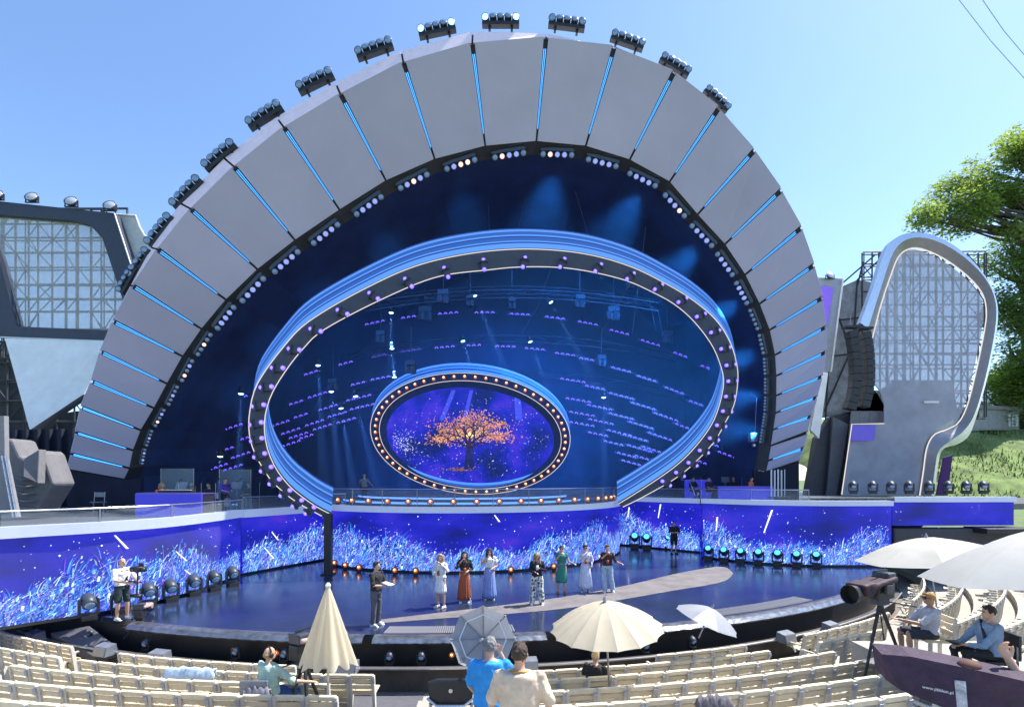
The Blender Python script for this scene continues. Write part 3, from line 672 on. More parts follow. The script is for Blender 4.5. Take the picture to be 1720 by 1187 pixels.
for i in range(9):
    a0, a1 = R(-15+210*i/9), R(-15+210*(i+1)/9)
    CRES.quad([(.092*math.cos(a0),0,.092*math.sin(a0)),(.092*math.cos(a1),0,.092*math.sin(a1)),(.055*math.cos(a1),-.02,.055*math.sin(a1)),(.055*math.cos(a0),-.02,.055*math.sin(a0))])
CRES = CRES.mesh('lamp_ring', m_violet)
zc = {}
for x, y, n in sorted(BARS_IN):
    dep = 31 + 11*max(0, min(1, 1-abs(y-520)/300)) if y < 660 else 38
    if x < 430 or (x > 1190 and y > 700): dep = 33
    dep = min(dep, 42)
    if math.hypot((x-790)/175, (y-728)/110) < 1: continue
    side = ('left of the oval tree screen' if 430 < x < 660 and y > 620 else 'right of the oval tree screen' if x > 940 and y > 630 and x < 1190 else 'above the oval tree screen, inside the great ring') if 430 < x < 1190 or y < 640 else ('left of the great ring' if x < 500 else 'right of the great ring')
    tilt = -R(18)*max(-1, min(1, (x-830)/-300)) if x < 830 else R(20)*min(1, (x-830)/300)
    side = side.replace(', inside the great ring', '')
    zc[side] = zc.get(side, 0)+1
    t = thing('lamp_strip', f'short violet lamp strip {side}, {ORD[zc[side]-1]} from left', 'lamp strip', P(x, y, dep), group='violet lamp strips ' + side, rot=(0, tilt, 0))
    k = dep/33*1.08; t.scale = (k,)*3
    put('housing', BARH[n], t)
    for j in range(n): put('lamp', CRES, t, ((j-(n-1)/2)*.31, -.04, 0))
# lit beam lamps inside the shell, each with its own light
m_beam = mat('lens_beam', (.02,.02,.02), .2, var=0, emis=(.25,.5,1), es=5)
BH = lamp_head_mesh('beam_head', m_black, .16, .42); BL = lens_mesh('beam_lens', m_beam, .16, .42)
BEAMS = [(467,462,0,34),(534,608,4,34),(556,652,6,34),(657,520,0,36),(658,580,5,36),(662,628,6,36),(796,492,22,37),(776,568,18,37),(923,503,28,37),(889,569,20,37),(572,680,10,34),(405,655,0,31),(370,760,0,31),(322,738,0,31),(1014,662,0,36),(596,660,14,34)]
for i, (x, y, lean, dep) in enumerate(BEAMS):
    p = P(x, y, dep); t = thing('beam_lamp', 'beam lamp throwing a pale blue shaft, ' + ORD[i] + ' from the list of lit ones', 'beam lamp', p, group='lit beam lamps in the shell', rot=(R(82), 0, R(0)))
    t.rotation_euler = Vector((math.sin(R(lean))*-1, .06, math.cos(R(lean)))).to_track_quat('Y', 'Z').to_euler()
    put('head', BH, t); put('lens', BL, t)
    ld = bpy.data.lights.new('beam_light', 'SPOT'); ld.energy = 17000; ld.color = (.10,.30,1); ld.spot_size = R(8); ld.spot_blend = .6; ld.shadow_soft_size = .08
    lo = bpy.data.objects.new('beam_light', ld); COL.objects.link(lo); lo.parent = t; lo.location = (0,-.3,0); lo.rotation_euler = (R(-90), 0, 0)
BEAM_THINGS = [o for o in COL.objects if o.name.startswith('beam_lamp')]
def zone_of(x, y): return 'left of the great ring' if x < 430 else 'left of the oval tree screen' if x < 640 else 'over the left of the oval tree screen' if x < 700 else 'high above the oval tree screen' if y < 600 else 'right of the oval tree screen'
zs = [(zone_of(q[0], q[1]), q[0]) for q in BEAMS]
for o, (x, y, lean, dep) in zip(BEAM_THINGS, BEAMS):
    zone = 'left of the great ring' if x < 430 else 'left of the oval tree screen' if x < 640 else 'over the left of the oval tree screen' if x < 700 else 'high above the oval tree screen' if y < 600 else 'right of the oval tree screen'
    rank = sum(1 for q in BEAMS if (q[0] < 430) == (x < 430) and q[0] < x)
    o['label'] = f'small lit beam lamp {zone}, {ORD[sum(1 for q in zs if q[0] == zone and q[1] < x)]} from left'; o['group'] = 'lit beam lamps ' + zone
# wash lights belonging to the lamp bars of the inner edge
for i, p in enumerate(spots):
    if i % 2 or i < 4: continue
    ld = bpy.data.lights.new('wash_light', 'SPOT'); ld.energy = 3800 if i > 12 else 1300; ld.color = (.02,.24,1); ld.spot_size = R(72); ld.spot_blend = 1; ld.shadow_soft_size = .3
    lo = bpy.data.objects.new('wash_light', ld); COL.objects.link(lo); lo.location = p + V(0,.1,-.4)
    d = V(-2, 44, 6) - lo.location; lo.rotation_euler = (-d).to_track_quat('Z', 'Y').to_euler()

# stage smoke hanging in the shell
hz = MB().prism([(-17.5,27.6,2.9),(17.5,29.6,2.9),(17.5,45.6,2.9),(-17.5,45.6,2.9)], (0,0,17.5)).build('stage_haze', mat('smoke', (1,1,1), var=0))
hm = MATS['smoke']; t_ = hm.node_tree; t_.nodes.remove(t_.nodes['Principled BSDF']); pv = t_.nodes.new('ShaderNodeVolumePrincipled'); pv.inputs['Color'].default_value = (.8,.9,1,1); pv.inputs['Density'].default_value = .012; pv.inputs['Anisotropy'].default_value = .1
t_.links.new(pv.outputs[0], t_.nodes['Material Output'].inputs['Volume']); struct(hz, 'stuff')
# ------------------------------------------------------------------ left wing: gauze frame, scaffold, white sail
YL = 30.
m_frame = mat('frame_navy', (.035,.045,.075), .5, var=.15)
lf = thing('gauze_screen', 'large dark navy framed gauze screen left of the arch', 'screen frame', P(60, 570, YL))
def flat(pts, Y): return [P(x, y, Y) for x, y in pts]
outer = [(-60,332),(192,358),(240,500),(262,575),(-60,566)]
inner = [(-60,356),(120,370),(150,377),(172,400),(205,500),(214,556),(28,548),(0,440),(-20,380)]
for nm, pl_ in (('top_beam', [(-60,332),(192,358),(186,392),(172,400),(150,377),(120,370),(-60,356)]), ('right_beam', [(192,358),(242,505),(262,575),(214,556),(205,500),(172,400),(186,392)]), ('bottom_beam', [(-10,565),(28,548),(214,556),(262,575)]), ('left_beam', [(-60,356),(-20,380),(0,440),(28,548),(-8,565),(-60,400)])):
    MB().prism(flat(pl_, YL), V(0,.5,0)).build(nm, m_frame, lf, world=True)
MB().prism(flat(inner, YL+.3), V(0,.03,0)).build('gauze', m_gauze, lf, world=True)
for a, b in (((-4,566),(262,576)),((192,358),(262,575)),((-60,400),(-6,566))):
    MB().tube([P(*a, YL-.03), P(*b, YL-.03)], .04, n=6).build('edge_light', m_white, lf, world=True)
m_scaf = mat('scaffold_tube', (.045,.05,.06), .6, 0., var=.1)
def scaffold(name, label, px0, px1, py0, py1, Y, nx, ny, seed, fan=0.):
    t = thing(name, label, 'scaffold', P((px0+px1)/2, py1, Y)); r_ = random.Random(seed)
    for L, yy in ((0, Y), (1, Y+1.4)):
        X = [px0+(px1-px0)*i/nx+r_.uniform(-3,3) for i in range(nx+1)]; Z = [py0+(py1-py0)*j/ny+r_.uniform(-3,3) for j in range(ny+1)]
        for x in X: strut(P(x, py0, yy), P(x+fan, py1, yy), .05 if L == 0 else .04, m_scaf, t, 'upright')
        for z in Z: strut(P(px0, z, yy), P(px1, z+r_.uniform(-2,2), yy), .045, m_scaf, t, 'ledger')
        for i in range(nx):
            for j in range(ny):
                if r_.random() < .42: strut(P(X[i], Z[j], yy), P(X[i+1], Z[j+1], yy) if (i+j) % 2 else P(X[i+1], Z[j], yy), .03, m_scaf, t, 'brace')
                elif r_.random() < .3: strut(P(X[i], Z[j+1], yy), P(X[i+1], Z[j], yy), .03, m_scaf, t, 'brace')
    return t
scaffold('scaffold', 'lattice of scaffold tubes seen through the left gauze screen', -60, 215, 352, 600, 31.5, 13, 10, 5)
sail = thing('white_sail', 'small pale sail panel with curved edge right of the left frame', 'sail', P(230, 480, 30.6))
MB().prism(flat([(195,360),(228,362),(234,380),(243,396),(262,408),(262,500),(240,500)], 30.6), V(0,.06,0)).build('cloth', mat('sail_cloth', (.62,.64,.62), .8, alpha=.85), sail, world=True)
MB().tube([P(x, y, 30.55) for x, y in ((195,360),(228,362),(234,380),(243,396),(262,408))], .05, n=6).build('hem', m_white, sail, world=True)
wing = thing('white_wing', 'big white triangular wing panel below the left gauze screen', 'wing panel', P(60, 722, 28.5))
m_wing = mat('wing_white', (.86,.88,.88), .7, var=.08, scale=1.5)
MB().prism([P(8,568,29.6), P(178,573,29.2), P(168,610,29.0), P(140,662,28.6), P(50,722,28.2)], V(0,.12,0)).build('panel', m_wing, wing, world=True)
MB().prism([P(50,722,28.2), P(140,662,28.6), P(140,668,28.7), P(53,727,28.4)], V(0,.3,0)).build('under_edge', m_greymetal, wing, world=True)
scaffold('scaffold', 'dark scaffold lattice beside the white wing at the left edge', -40, 150, 575, 740, 32.5, 7, 5, 9)
dkp = thing('dark_backing', 'dark covered backing wall behind the scaffold at the left edge', 'backing wall', P(40, 800, 34))
MB().prism(flat([(-90,600),(10,575),(60,700),(130,690),(240,720),(240,880),(-90,880)], 34), V(0,.2,0)).build('sheet', mat('backing_sheet', (.05,.055,.065), .9, var=.5, scale=.8), dkp, world=True)
# black drape below the wing, covered stack, grey board at the left edge
dr = thing('black_drape', 'black drape hanging under the white wing on the left balcony', 'drape', P(110, 850, 27))
mbd = MB(); A = []; B = []
for i in range(60):
    x = -10+ i*4.0; yy = 28+.18*math.sin(i*1.3); A.append(P(x, 722-.02*x, yy)); B.append(P(x, 862, yy+.05*math.sin(i)))
mbd.strip(A, B).build('cloth', m_dark, dr, world=True, smooth=True)
tarp = thing('covered_stack', 'grey tarpaulin bundled over stacked gear on the left balcony', 'covered gear', P(55, 855, 20))
m_tarp = mat('tarp_grey', (.15,.147,.155), .75, var=.15, scale=3, bump=.3)
poly = [(8,735),(20,738),(32,765),(40,770),(66,755),(72,762),(90,812),(66,850),(60,862),(8,865)]
mbp = MB().prism(flat(poly, 19.4), V(0,1.0,0)); mbp.build('cover', m_tarp, tarp, world=True, bev=.08)
MB().prism([P(40,770,19.2),P(66,754,19.2),P(64,812,18.9),P(38,800,18.9)], V(0,.3,0)).build('cover_flap', m_tarp, tarp, world=True, bev=.03)
for k in range(5): MB().tube([P(18,800+k*12,19.3), P(40,806+k*12,19.2), P(58,802+k*13,19.3)], [.03,.06,.02], n=6).build('fold', m_tarp, tarp, world=True)
gb = thing('grey_board', 'tall grey board with ladder rail at the far left balcony', 'board', P(5, 860, 16))
MB().prism(flat([(-60,700),(7,698),(8,770),(28,868),(-60,872)], 16.2), V(0,.15,0)).build('panel', mat('board_grey', (.22,.22,.235), .7), gb, world=True)
for d in (0, 6): strut(P(3+d,765,16.1), P(22+d,868,16.1), .025, m_silver, gb, 'rail')
for k in range(7): strut(P(4+k*2.7,775+k*13.5,16.08), P(11+k*2.7,775+k*13.5,16.08), .018, m_silver, gb, 'rung')
# floodlights along the left frame
FL = MB().lathe([(.10,-.22),(.3,-.12),(.38,.06),(.40,.12),(.34,.12)], n=16, rot=Matrix.Rotation(R(90),3,'X')).mesh('flood_body', m_casing, True)
FG = MB().lathe([(.36,.10),(.3,.14),(.01,.17)], n=16, rot=Matrix.Rotation(R(90),3,'X')).mesh('flood_glass', mat('flood_glass', (.55,.57,.6), .2, .4), True)
FY = MB().box((-.42,0,-.1),(.04,.08,.4)).box((.42,0,-.1),(.04,.08,.4)).box((0,0,-.3),(.9,.1,.05)).mesh('flood_yoke', m_black)
def flood(p, label, s=1.):
    t = thing('floodlight', label, 'floodlight', p); t.scale = (s,)*3
    b = put('body', FL, t, (0,0,0), (R(-25),0,R(8))); put('glass', FG, b); put('yoke', FY, t)
for i, (x, y) in enumerate(((-4,332),(54,336),(120,343),(185,350))): flood(P(x, y, YL-.1)+V(0,0,.12), f'round grey floodlight on the left frame top, {ORD[i]} from the left', .85)
flood(P(1394,466,31)+V(0,0,.1), 'lone round floodlight atop the grey block right of the arch', .6)

# ------------------------------------------------------------------ right wing: the ear-shaped screen
YE = 31.
ear = thing('ear_screen', 'tall silver framed ear-shaped gauze screen right of the arch', 'screen frame', P(1500, 830, YE))
eo = [(1445,542),(1467,481),(1487,420),(1507,398),(1532,391),(1560,393),(1596,408),(1633,437),(1661,473),(1675,509),(1675,550),(1665,606),(1653,655),(1639,703),(1627,732),(1608,746),(1584,754),(1576,780),(1570,832)]
ei = [(1465,568),(1479,513),(1495,465),(1509,431),(1528,418),(1552,420),(1588,437),(1625,465),(1649,493),(1656,521),(1653,554),(1637,631),(1623,683),(1608,711),(1588,722),(1568,730),(1556,752),(1550,792),(1544,832)]
EO = resample(smooth_path(flat(eo, YE-.5), 6), 90); EI = resample(smooth_path(flat(ei, YE), 6), 90)
EM = [a.lerp(b, .42)+V(0,-.25,0) for a, b in zip(EO, EI)]
EBK = [p+V(0,.35,0) for p in EO]
MB().strip(EO, EM).build('bevel', mat('ear_silver', (.72,.73,.76), .22, .85, var=.05), ear, world=True, smooth=True)
MB().strip(EM, EI).build('face', mat('ear_grey', (.34,.345,.37), .4, .5, var=.08), ear, world=True, smooth=True)
MB().strip(EO, EBK).build('side', m_silver, ear, world=True, smooth=True)
MB().tube([p+V(0,-.03,0) for p in EI], .035, n=5).build('light_line', m_led_white, ear, world=True)
scr = [P(p.x*0+0,0,1) for p in EI[:0]] + [p+V(0,.15,0) for p in EI] + [P(x, y, YE+.15) for x, y in ((1414,832),(1431,714),(1485,712),(1485,679),(1479,659),(1467,643))]
MB().prism(scr, V(0,.03,0)).build('gauze', m_gauze2, ear, world=True)
m_slat = mat('slat_grey', (.20,.21,.245), .7, var=.12)
for i in range(16):                                   # vertical boards of the lower half
    x = 1416+i*9; MB().prism(flat([(x+max(0,14-i*1.2),690),(x+8.4+max(0,14-i*1.2),690),(x+8.4,832),(x,832)], YE+.75+.02*(i % 2)), V(0,.05,0)).build('board', m_slat, ear, world=True)
MB().prism(flat([(1500,640),(1600,640),(1610,700),(1540,740),(1545,695),(1420,695)], YE+1.2), V(0,.05,0)).build('backing', mat('backing_grey', (.34,.35,.36), .8), ear, world=True)
MB().prism(flat([(1433,714),(1471,714),(1468,740),(1430,740)], YE-.05), V(0,.06,0)).build('violet_patch', mat('violet_patch', (.06,.05,.2), .5, emis=(.05,.04,.35), es=.5), ear, world=True)
MB().tube([P(x, y, YE-.06) for x, y in ((1414,830),(1431,712),(1485,711))], .03, n=5).build('light_line', m_led_white, ear, world=True)
MB().box(P(1564,675,YE+.05), (.85,.08,.12)).build('name_plate', m_white, ear, world=True)
scaffold('scaffold', 'scaffold lattice seen through the ear-shaped screen on the right', 1450, 1655, 425, 700, 33., 15, 13, 21)
# purple drape seen beside the ear
pdp = thing('purple_drape', 'dark purple drape at the foot of the ear-shaped screen', 'drape', P(1585, 830, 32.5))
MB().prism(flat([(1586,768),(1600,764),(1592,832),(1573,832)], 32.5), V(0,.1,0)).build('cloth', mat('purple_cloth', (.10,.03,.16), .8), pdp, world=True)
# gauze-clad tower between arch and ear
tw = thing('gauze_tower', 'grey net covered tower between the arch and the ear screen', 'tower', P(1420, 830, 33))
MB().prism(flat([(1398,488),(1440,470),(1478,476),(1452,690),(1380,700)], 33), V(0,2,0)).build('net', mat('tower_net', (.33,.34,.36), .8, var=.35, scale=2.2, alpha=.9), tw, world=True)
for a, b in (((1398,488),(1380,830)),((1440,470),(1418,830)),((1478,476),(1455,690)),((1380,600),(1465,590)),((1388,540),(1470,530)),((1395,500),(1468,680)),((1468,500),(1385,690)),((1410,480),(1470,428)),((1440,470),(1484,430)),((1478,476),(1476,425)),((1440,480),(1450,440))):
    strut(P(*a, 32.9), P(*b, 32.9), .05, m_truss, tw, 'tube')
m_supp = mat('support_dark', (.035,.04,.055), .6, var=.2)
MB().prism(flat([(1372,735),(1395,700),(1432,690),(1470,655),(1485,680),(1485,708),(1430,712),(1412,832),(1355,832)], 32.2), V(0,.5,0)).build('dark_leg', m_supp, tw, world=True)
MB().prism(flat([(1400,700),(1425,712),(1405,832),(1388,832)], 31.9), V(0,.2,0)).build('dark_fin', mat('fin_grey', (.11,.12,.145), .6), tw, world=True)
gbk = thing('grey_block', 'grey block with violet panel peeking out right of the arch', 'block', P(1385, 625, 31))
MB().prism(flat([(1374,466),(1416,468),(1398,620),(1390,625),(1360,625)], 31.2), V(0,.5,0)).build('body', mat('block_grey', (.33,.36,.42), .5), gbk, world=True)
MB().prism(flat([(1379,481),(1400,482),(1390,545),(1374,552)], 31.1), V(0,.05,0)).build('panel', mat('block_violet', (.15,.09,.42), .5, emis=(.12,.06,.5), es=.4), gbk, world=True)
MB().tube([P(1416,470,31.1), P(1396,624,31.1)], .05, n=5).build('edge', m_white, gbk, world=True)
wd = thing('white_wedge', 'pale tapered wedge panel at the right foot of the arch', 'wedge panel', P(1372, 735, 30))
MB().prism(flat([(1380,624),(1391,626),(1376,736),(1362,722)], 30.4), V(0,.2,0)).build('panel', m_wing, wd, world=True)
# line arrays
for nm, pts, yb, lab in (('a', [(1429,556),(1434,580),(1437,610),(1437,640),(1433,665),(1426,688)], 30.2, 'curved black line array of loudspeakers hung nearest the arch'), ('b', [(1452,558),(1457,585),(1459,612),(1459,640),(1455,665),(1450,684)], 30.5, 'curved black line array of loudspeakers hung beside the ear screen')):
    t = thing('line_array', lab, 'loudspeakers', P(pts[-1][0], pts[-1][1], yb)); pp = resample([P(x, y, yb) for x, y in pts], 12)
    for a, b in zip(pp, pp[1:]):
        d = b-a; rot = Matrix.Rotation(math.atan2(-d.x, -d.z), 3, 'Y')
        c = (a+b)*.5-t.location; bx_ = MB().box(c, (.52 if nm == 'a' else .46,.5,d.length*.94), rot).build('cabinet', m_black, t, bev=.015)
    MB().box(pp[0]+V(0,0,.22)-t.location, (.8,.4,.12)).build('bumper', m_black, t); strut(pp[0]+V(0,0,.25), pp[0]+V(.1,.2,1.0), .02, m_greymetal, t, 'chain')

# ------------------------------------------------------------------ hill, hut and trees on the right
m_hill = mat('hill_grass', (.13,.19,.05), .95, var=.6, scale=.8, bump=.5)
hl = MB(); nx, ny = 30, 14
for j in range(ny+1):
    for i in range(nx+1):
        x = 24+i*1.6; y = 33+j*2.2; z = 2.4+ 3.6*min(1, j/5) + j*.35 + .25*math.sin(i*1.1+j)+.2*math.sin(i*.37*j) - max(0, 2-i)*1.2
        hl.v.append((x, y, z))
for j in range(ny):
    for i in range(nx):
        a = j*(nx+1)+i; hl.f.append((a, a+1, a+nx+2, a+nx+1))
struct(hl.build('hill', m_hill, smooth=True))
r = random.Random(4); gt = MB()
for i in range(5200):
    x = r.uniform(25, 52); y = r.uniform(33.2, 46); j = (y-33)/2.2
    z = 2.4+3.6*min(1, j/5)+j*.35; a = r.uniform(0, 6.3); hgt = r.uniform(.12, .4); w_ = .05
    gt.quad([(x-math.cos(a)*w_, y-math.sin(a)*w_, z-.05), (x+math.cos(a)*w_, y+math.sin(a)*w_, z-.05), (x+r.uniform(-.15,.15), y+r.uniform(-.15,.15), z+hgt)])
struct(gt.build('hill_tufts', mat('tuft_green', (.17,.23,.06), .9, var=.5, scale=.6), recalc=False), 'stuff')
hut = thing('hut', 'small pale concrete hut with flat roof on the hill', 'hut', P(1690, 722, 46))
MB().prism(flat([(1650,686),(1712,690),(1712,722),(1650,722)], 46), V(0,3,0)).build('wall', mat('hut_wall', (.42,.42,.41), .85, var=.2), hut, world=True)
MB().prism(flat([(1646,679),(1718,684),(1718,690),(1646,686)], 45.8), V(0,3.6,0)).build('roof', mat('hut_roof', (.30,.29,.27), .8), hut, world=True)
for k in range(3): MB().prism(flat([(1694+k*6,696),(1698+k*6,696),(1698+k*6,716),(1694+k*6,716)], 45.9), V(0,.05,0)).build('post', m_white, hut, world=True)
leafm = []
for k, c in enumerate(((.14,.21,.06),(.085,.14,.06),(.18,.27,.06))):
    m = mat(f'leaf_{k}', c, .55, var=.35, scale=.9, spec=.3); leafm.append(m)
    t_ = m.node_tree; tr = t_.nodes.new('ShaderNodeBsdfTranslucent'); tr.inputs[0].default_value = (c[0]*2.6, c[1]*2.4, c[2]*1.2, 1); mx = t_.nodes.new('ShaderNodeMixShader'); mx.inputs[0].default_value = .42
    t_.links.new(t_.nodes['Principled BSDF'].outputs[0], mx.inputs[1]); t_.links.new(tr.outputs[0], mx.inputs[2]); t_.links.new(mx.outputs[0], t_.nodes['Material Output'].inputs[0])
def leafcloud(name, clusters, m, n, size, parent, seed):
    r = random.Random(seed); mb = MB()
    tot = sum(c[1]**2 for c in clusters)
    for c, rad in clusters:
        k = int(n*rad*rad/tot)
        for i in range(k):
            d = Vector((r.gauss(0,1), r.gauss(0,1), r.gauss(0,1))); d.normalize(); rr_ = rad*(r.random()**.45)*1.15
            p = Vector(c) + Vector((d.x*rr_*1.25, d.y*rr_, d.z*rr_*.85))
            a, b = r.uniform(0, 6.3), r.uniform(-.7, .7); s = size*r.uniform(.6, 1.4)
            u = Vector((math.cos(a), math.sin(a), b*.6))*s; w_ = Vector((-math.sin(a)*.5, math.cos(a)*.5, r.uniform(-.5,.5)))*s*.75
            mb.quad([p-u, p-w_*.8+u*.1, p+u, p+w_])
    return mb.build(name, m, parent, world=True, recalc=False)
m_bark = mat('bark', (.075,.06,.05), .9, var=.3, scale=5, bump=.5)
def tree(label, base, ytop, clusters_px, Y, n, size, seed, mi=(0, 1)):
    b = P(base[0], base[1], Y); t = thing('tree', label, 'tree', b)
    mb = MB(); top = P(base[0]-4, ytop, Y); mid = b.lerp(top, .5)+V(.4,0,0)
    mb.tube([b+V(0,0,-.6), b.lerp(mid, .5), mid, mid.lerp(top, .6), top], [.55,.45,.33,.2,.06], n=9)
    cl = []
    for x, y, rr_, dy in clusters_px:
        c = P(x, y, Y+dy); cl.append((c, rr_)); st = b.lerp(top, max(.25, min(.9, (base[1]-y-30)/(base[1]-ytop))))
        mb.tube([st, st.lerp(c, .5)+V(0,0,-.3), c], [.17,.1,.03], n=6)
    mb.build('trunk', m_bark, t, world=True, smooth=True)
    h_ = len(cl)//2
    leafcloud('crown', cl, leafm[mi[0]], n, size, t, seed); leafcloud('crown', [(c+V(.2,.3,-.25), r_*.9) for c, r_ in cl], leafm[mi[1]], n//2, size, t, seed+50)
rt = random.Random(77)
def fill(poly_, n, r0, r1):                           # clumps spread through a crown outline
    out = []
    while len(out) < n:
        x, y = rt.uniform(min(p[0] for p in poly_), max(p[0] for p in poly_)), rt.uniform(min(p[1] for p in poly_), max(p[1] for p in poly_)); c = False
        for i in range(len(poly_)):
            (x1, y1), (x2, y2) = poly_[i], poly_[i-1]
            if (y1 > y) != (y2 > y) and x < (x2-x1)*(y-y1)/(y2-y1)+x1: c = not c
        if c: out.append((x, y, rt.uniform(r0, r1), rt.uniform(-2.5, 2.5)))
    return out
tree('tall leafy tree leaning over the ear-shaped screen', (1742,720), 250, fill([(1538,362),(1590,300),(1640,262),(1690,232),(1760,226),(1760,395),(1680,385),(1640,372),(1600,395),(1570,385)], 62, .7, 1.35), 44, 15000, .16, 31)
tree('darker tree behind the hut at the right edge', (1720,720), 400, fill([(1648,432),(1690,395),(1760,380),(1760,700),(1690,690),(1676,640),(1690,560),(1670,480)], 60, .9, 1.7), 47, 15000, .17, 32, (1, 0))
tree('bright green bush-like tree beside the hut', (1700,735), 580, fill([(1655,690),(1650,640),(1690,610),(1760,610),(1760,720),(1680,700)], 30, .8, 1.4), 48.5, 8000, .15, 33, (2, 0))
# cables across the top right sky
for i, (a, b) in enumerate((((1606,-6),(1726,138)),((1646,-6),(1730,104)))):
    o = MB().tube([P(*a, 30), P((a[0]+b[0])/2-2, (a[1]+b[1])/2+3, 31), P(*b, 32)], .018, n=5).build('cable', m_greymetal)
    tag(o, 'thin steel cable crossing the top right sky, ' + ('lower' if i == 0 else 'upper') + ' of two', 'cable')

# ------------------------------------------------------------------ floor lamps (moving heads)
MH = {'base': MB().box((0,0,.07),(.36,.34,.14)).mesh('mh_base', m_black), 'yoke': MB().prism([(-.25,0,.14),(-.25,0,.58),(-.19,0,.62),(-.19,0,.2),(.19,0,.2),(.19,0,.62),(.25,0,.58),(.25,0,.14)], (0,.14,0)).mesh('mh_yoke', m_black),
      'head': MB().lathe([(.10,-.24),(.17,-.2),(.19,0),(.18,.16),(.14,.19)], n=14, rot=Matrix.Rotation(R(90),3,'X')).mesh('mh_head', m_casing, True)}
MHL = {k: MB().lathe([(.15,.17),(.11,.21),(.01,.225)], n=14, rot=Matrix.Rotation(R(90),3,'X')).mesh('mh_lens_'+k, m, True) for k, m in (('dim', m_lensdim), ('lit', mat('lens_cyan', (.02,.02,.02), .2, var=0, emis=(.08,.48,1), es=1.1)))}
def moving_head(p, label, group, face=0., s=1., lit='dim', pitch=-25):
    t = thing('moving_head', label, 'stage lamp', p, face, group); t.scale = (s,)*3
    put('base', MH['base'], t); put('yoke', MH['yoke'], t, (0,-.07,0)); hd = put('head', MH['head'], t, (0,0,.52), (R(pitch),0,0)); put('lens', MHL[lit], hd)
for i, (x, y) in enumerate(((149,1040),(202,1030),(250,1017),(287,1010),(326,1000),(360,992),(391,984))):
    moving_head(G(x, y), f'black moving head lamp on the left floor edge, {ORD[i]} from the left', 'black floor lamps before the left end wall', R(48), 1.0, 'dim', 30)
for i, (x, y) in enumerate(((427,958),(445,954),(463,951),(481,948),(499,945))):
    moving_head(G(x, y), f'black moving head lamp before the short left wall, {ORD[i]} from the left', 'black floor lamps before the left recess', R(25), 1.05, 'dim', 30)
for i, (x, y) in enumerate(((1066,920),(1086,922),(1102,919),(1123,922),(1141,922))):
    moving_head(G(x, y), f'floor lamp with cyan lens before the rear right wall, {ORD[i]} from left', 'cyan floor lamps at the rear right', R(-15), 1.25, 'lit' if i != 2 else 'dim', -30)
for i, (x, y) in enumerate(((1190,940),(1216,943),(1244,945),(1274,947),(1306,949),(1338,951),(1371,952))):
    moving_head(G(x, y), f'floor lamp with cyan lens along the right curved wall, {ORD[i]} from left', 'cyan floor lamps along the right end wall', R(-30), 1.0, 'lit', -35)
for i, x in enumerate((1433,1466,1497,1527,1561,1593,1623,1652)):
    moving_head(P(x, 829, 25.8), f'silver-topped moving lamp on the right balcony edge, {ORD[i]} from left', 'lamps on the right balcony edge', R(-20), .82, 'dim', 40)
# wedge monitors in the pit
WM = MB().prism([(-.3,-.2,0),(-.3,.25,0),(-.3,.2,.36),(-.3,-.12,.3)], (.6,0,0)).mesh('wedge_body', m_casing2); WG = MB().prism([(-.27,-.205,.02),(.27,-.205,.02),(.27,-.128,.29),(-.27,-.128,.29)], (0,-.012,0)).mesh('wedge_grille', m_greymetal)
for i, (a, lab) in enumerate(((-26.5,'at the left end of the stage front'),(-19,'left of the covered camera'),(-14.6,'below the lip left of the green-shirted man'),(-2.6,'in the pit right of the closed parasol'),(7.6,'in the pit right of the grey umbrella'),(26,'in the pit before the right row of seats'),(31,'at the far right end of the pit'))):
    p = ring_pt(SR+.95, R(a), -.66); t = thing('wedge_monitor', f'grey wedge monitor loudspeaker {lab}', 'monitor speaker', p, R(a)+math.pi*0); t.scale = (.8,.8,.8); put('body', WM, t); put('grille', WG, t)
# ------------------------------------------------------------------ slatted seats
def sbox(c, d, m, rot=None, nm='seat_part'): return MB().box(c, d, rot).mesh(nm, m)
LEAN = Matrix.Rotation(R(9), 3, 'X')
SW = .545
def bk(z): return -.02 - (z-.25)*math.tan(R(9))
POSTM = MB().prism([(-.028,.05,0),(-.028,-.05,0),(-.028,bk(.3)-.05,.3),(-.028,bk(.9)-.045,.9),(-.028,bk(.9)+.03,.9),(-.028,bk(.3)+.05,.35)], (.056,0,0)).mesh('seat_post', m_post)
SLATS = [MB().box((0,bk(z),z),(SW-.06,.034 if k else .06,.082 if k else .075), LEAN).mesh('back_slat', (m_wood2, m_wood)[min(1, k)]) for k, z in enumerate((.88,.765,.645,.525))]
FSL = [MB().box((0,.055+.012*k,.20+.105*k),(SW-.09,.026,.092), LEAN).mesh('folded_slat', m_wood) for k in range(4)]
OSL = [MB().box((0,.07+.105*k,.44+.012*k),(SW-.07,.092,.026)).mesh('open_slat', m_wood2) for k in range(4)]
ARM = MB().box((-SW/2,.14,.60),(.055,.40,.035)).box((-SW/2,.20,.47),(.03,.05,.26), Matrix.Rotation(R(-30),3,'X')).mesh('armrest', m_post)
CAP = MB().box((0,bk(.8)-.05,.80),(.075,.03,.10), LEAN).mesh('cap', mat('cap_grey', (.42,.42,.46), .5, .3))
RANGES = {0: ([(-60,125)],[(200,485)],[(1100,1250)],[(1335,1482)],[(1525,1740)]), 1: ([(-60,112)],[(135,645)],[(885,1300)],[(1365,1480)],[(1540,1745)]), 2: ([(-60,-20)],[(28,565)],[(885,1400)],[],[(1560,1745)]),
          3: ([],[(-30,568)],[(905,1470)],[],[(1600,1745)]), 4: ([],[(-30,566)],[(788,826),(915,1562)],[],[(1640,1745)]), 5: ([],[(-30,400)],[(985,1490)],[(1555,1675)],[]), 6: ([],[],[(1050,1180),(1400,1490)],[(1660,1760)],[])}
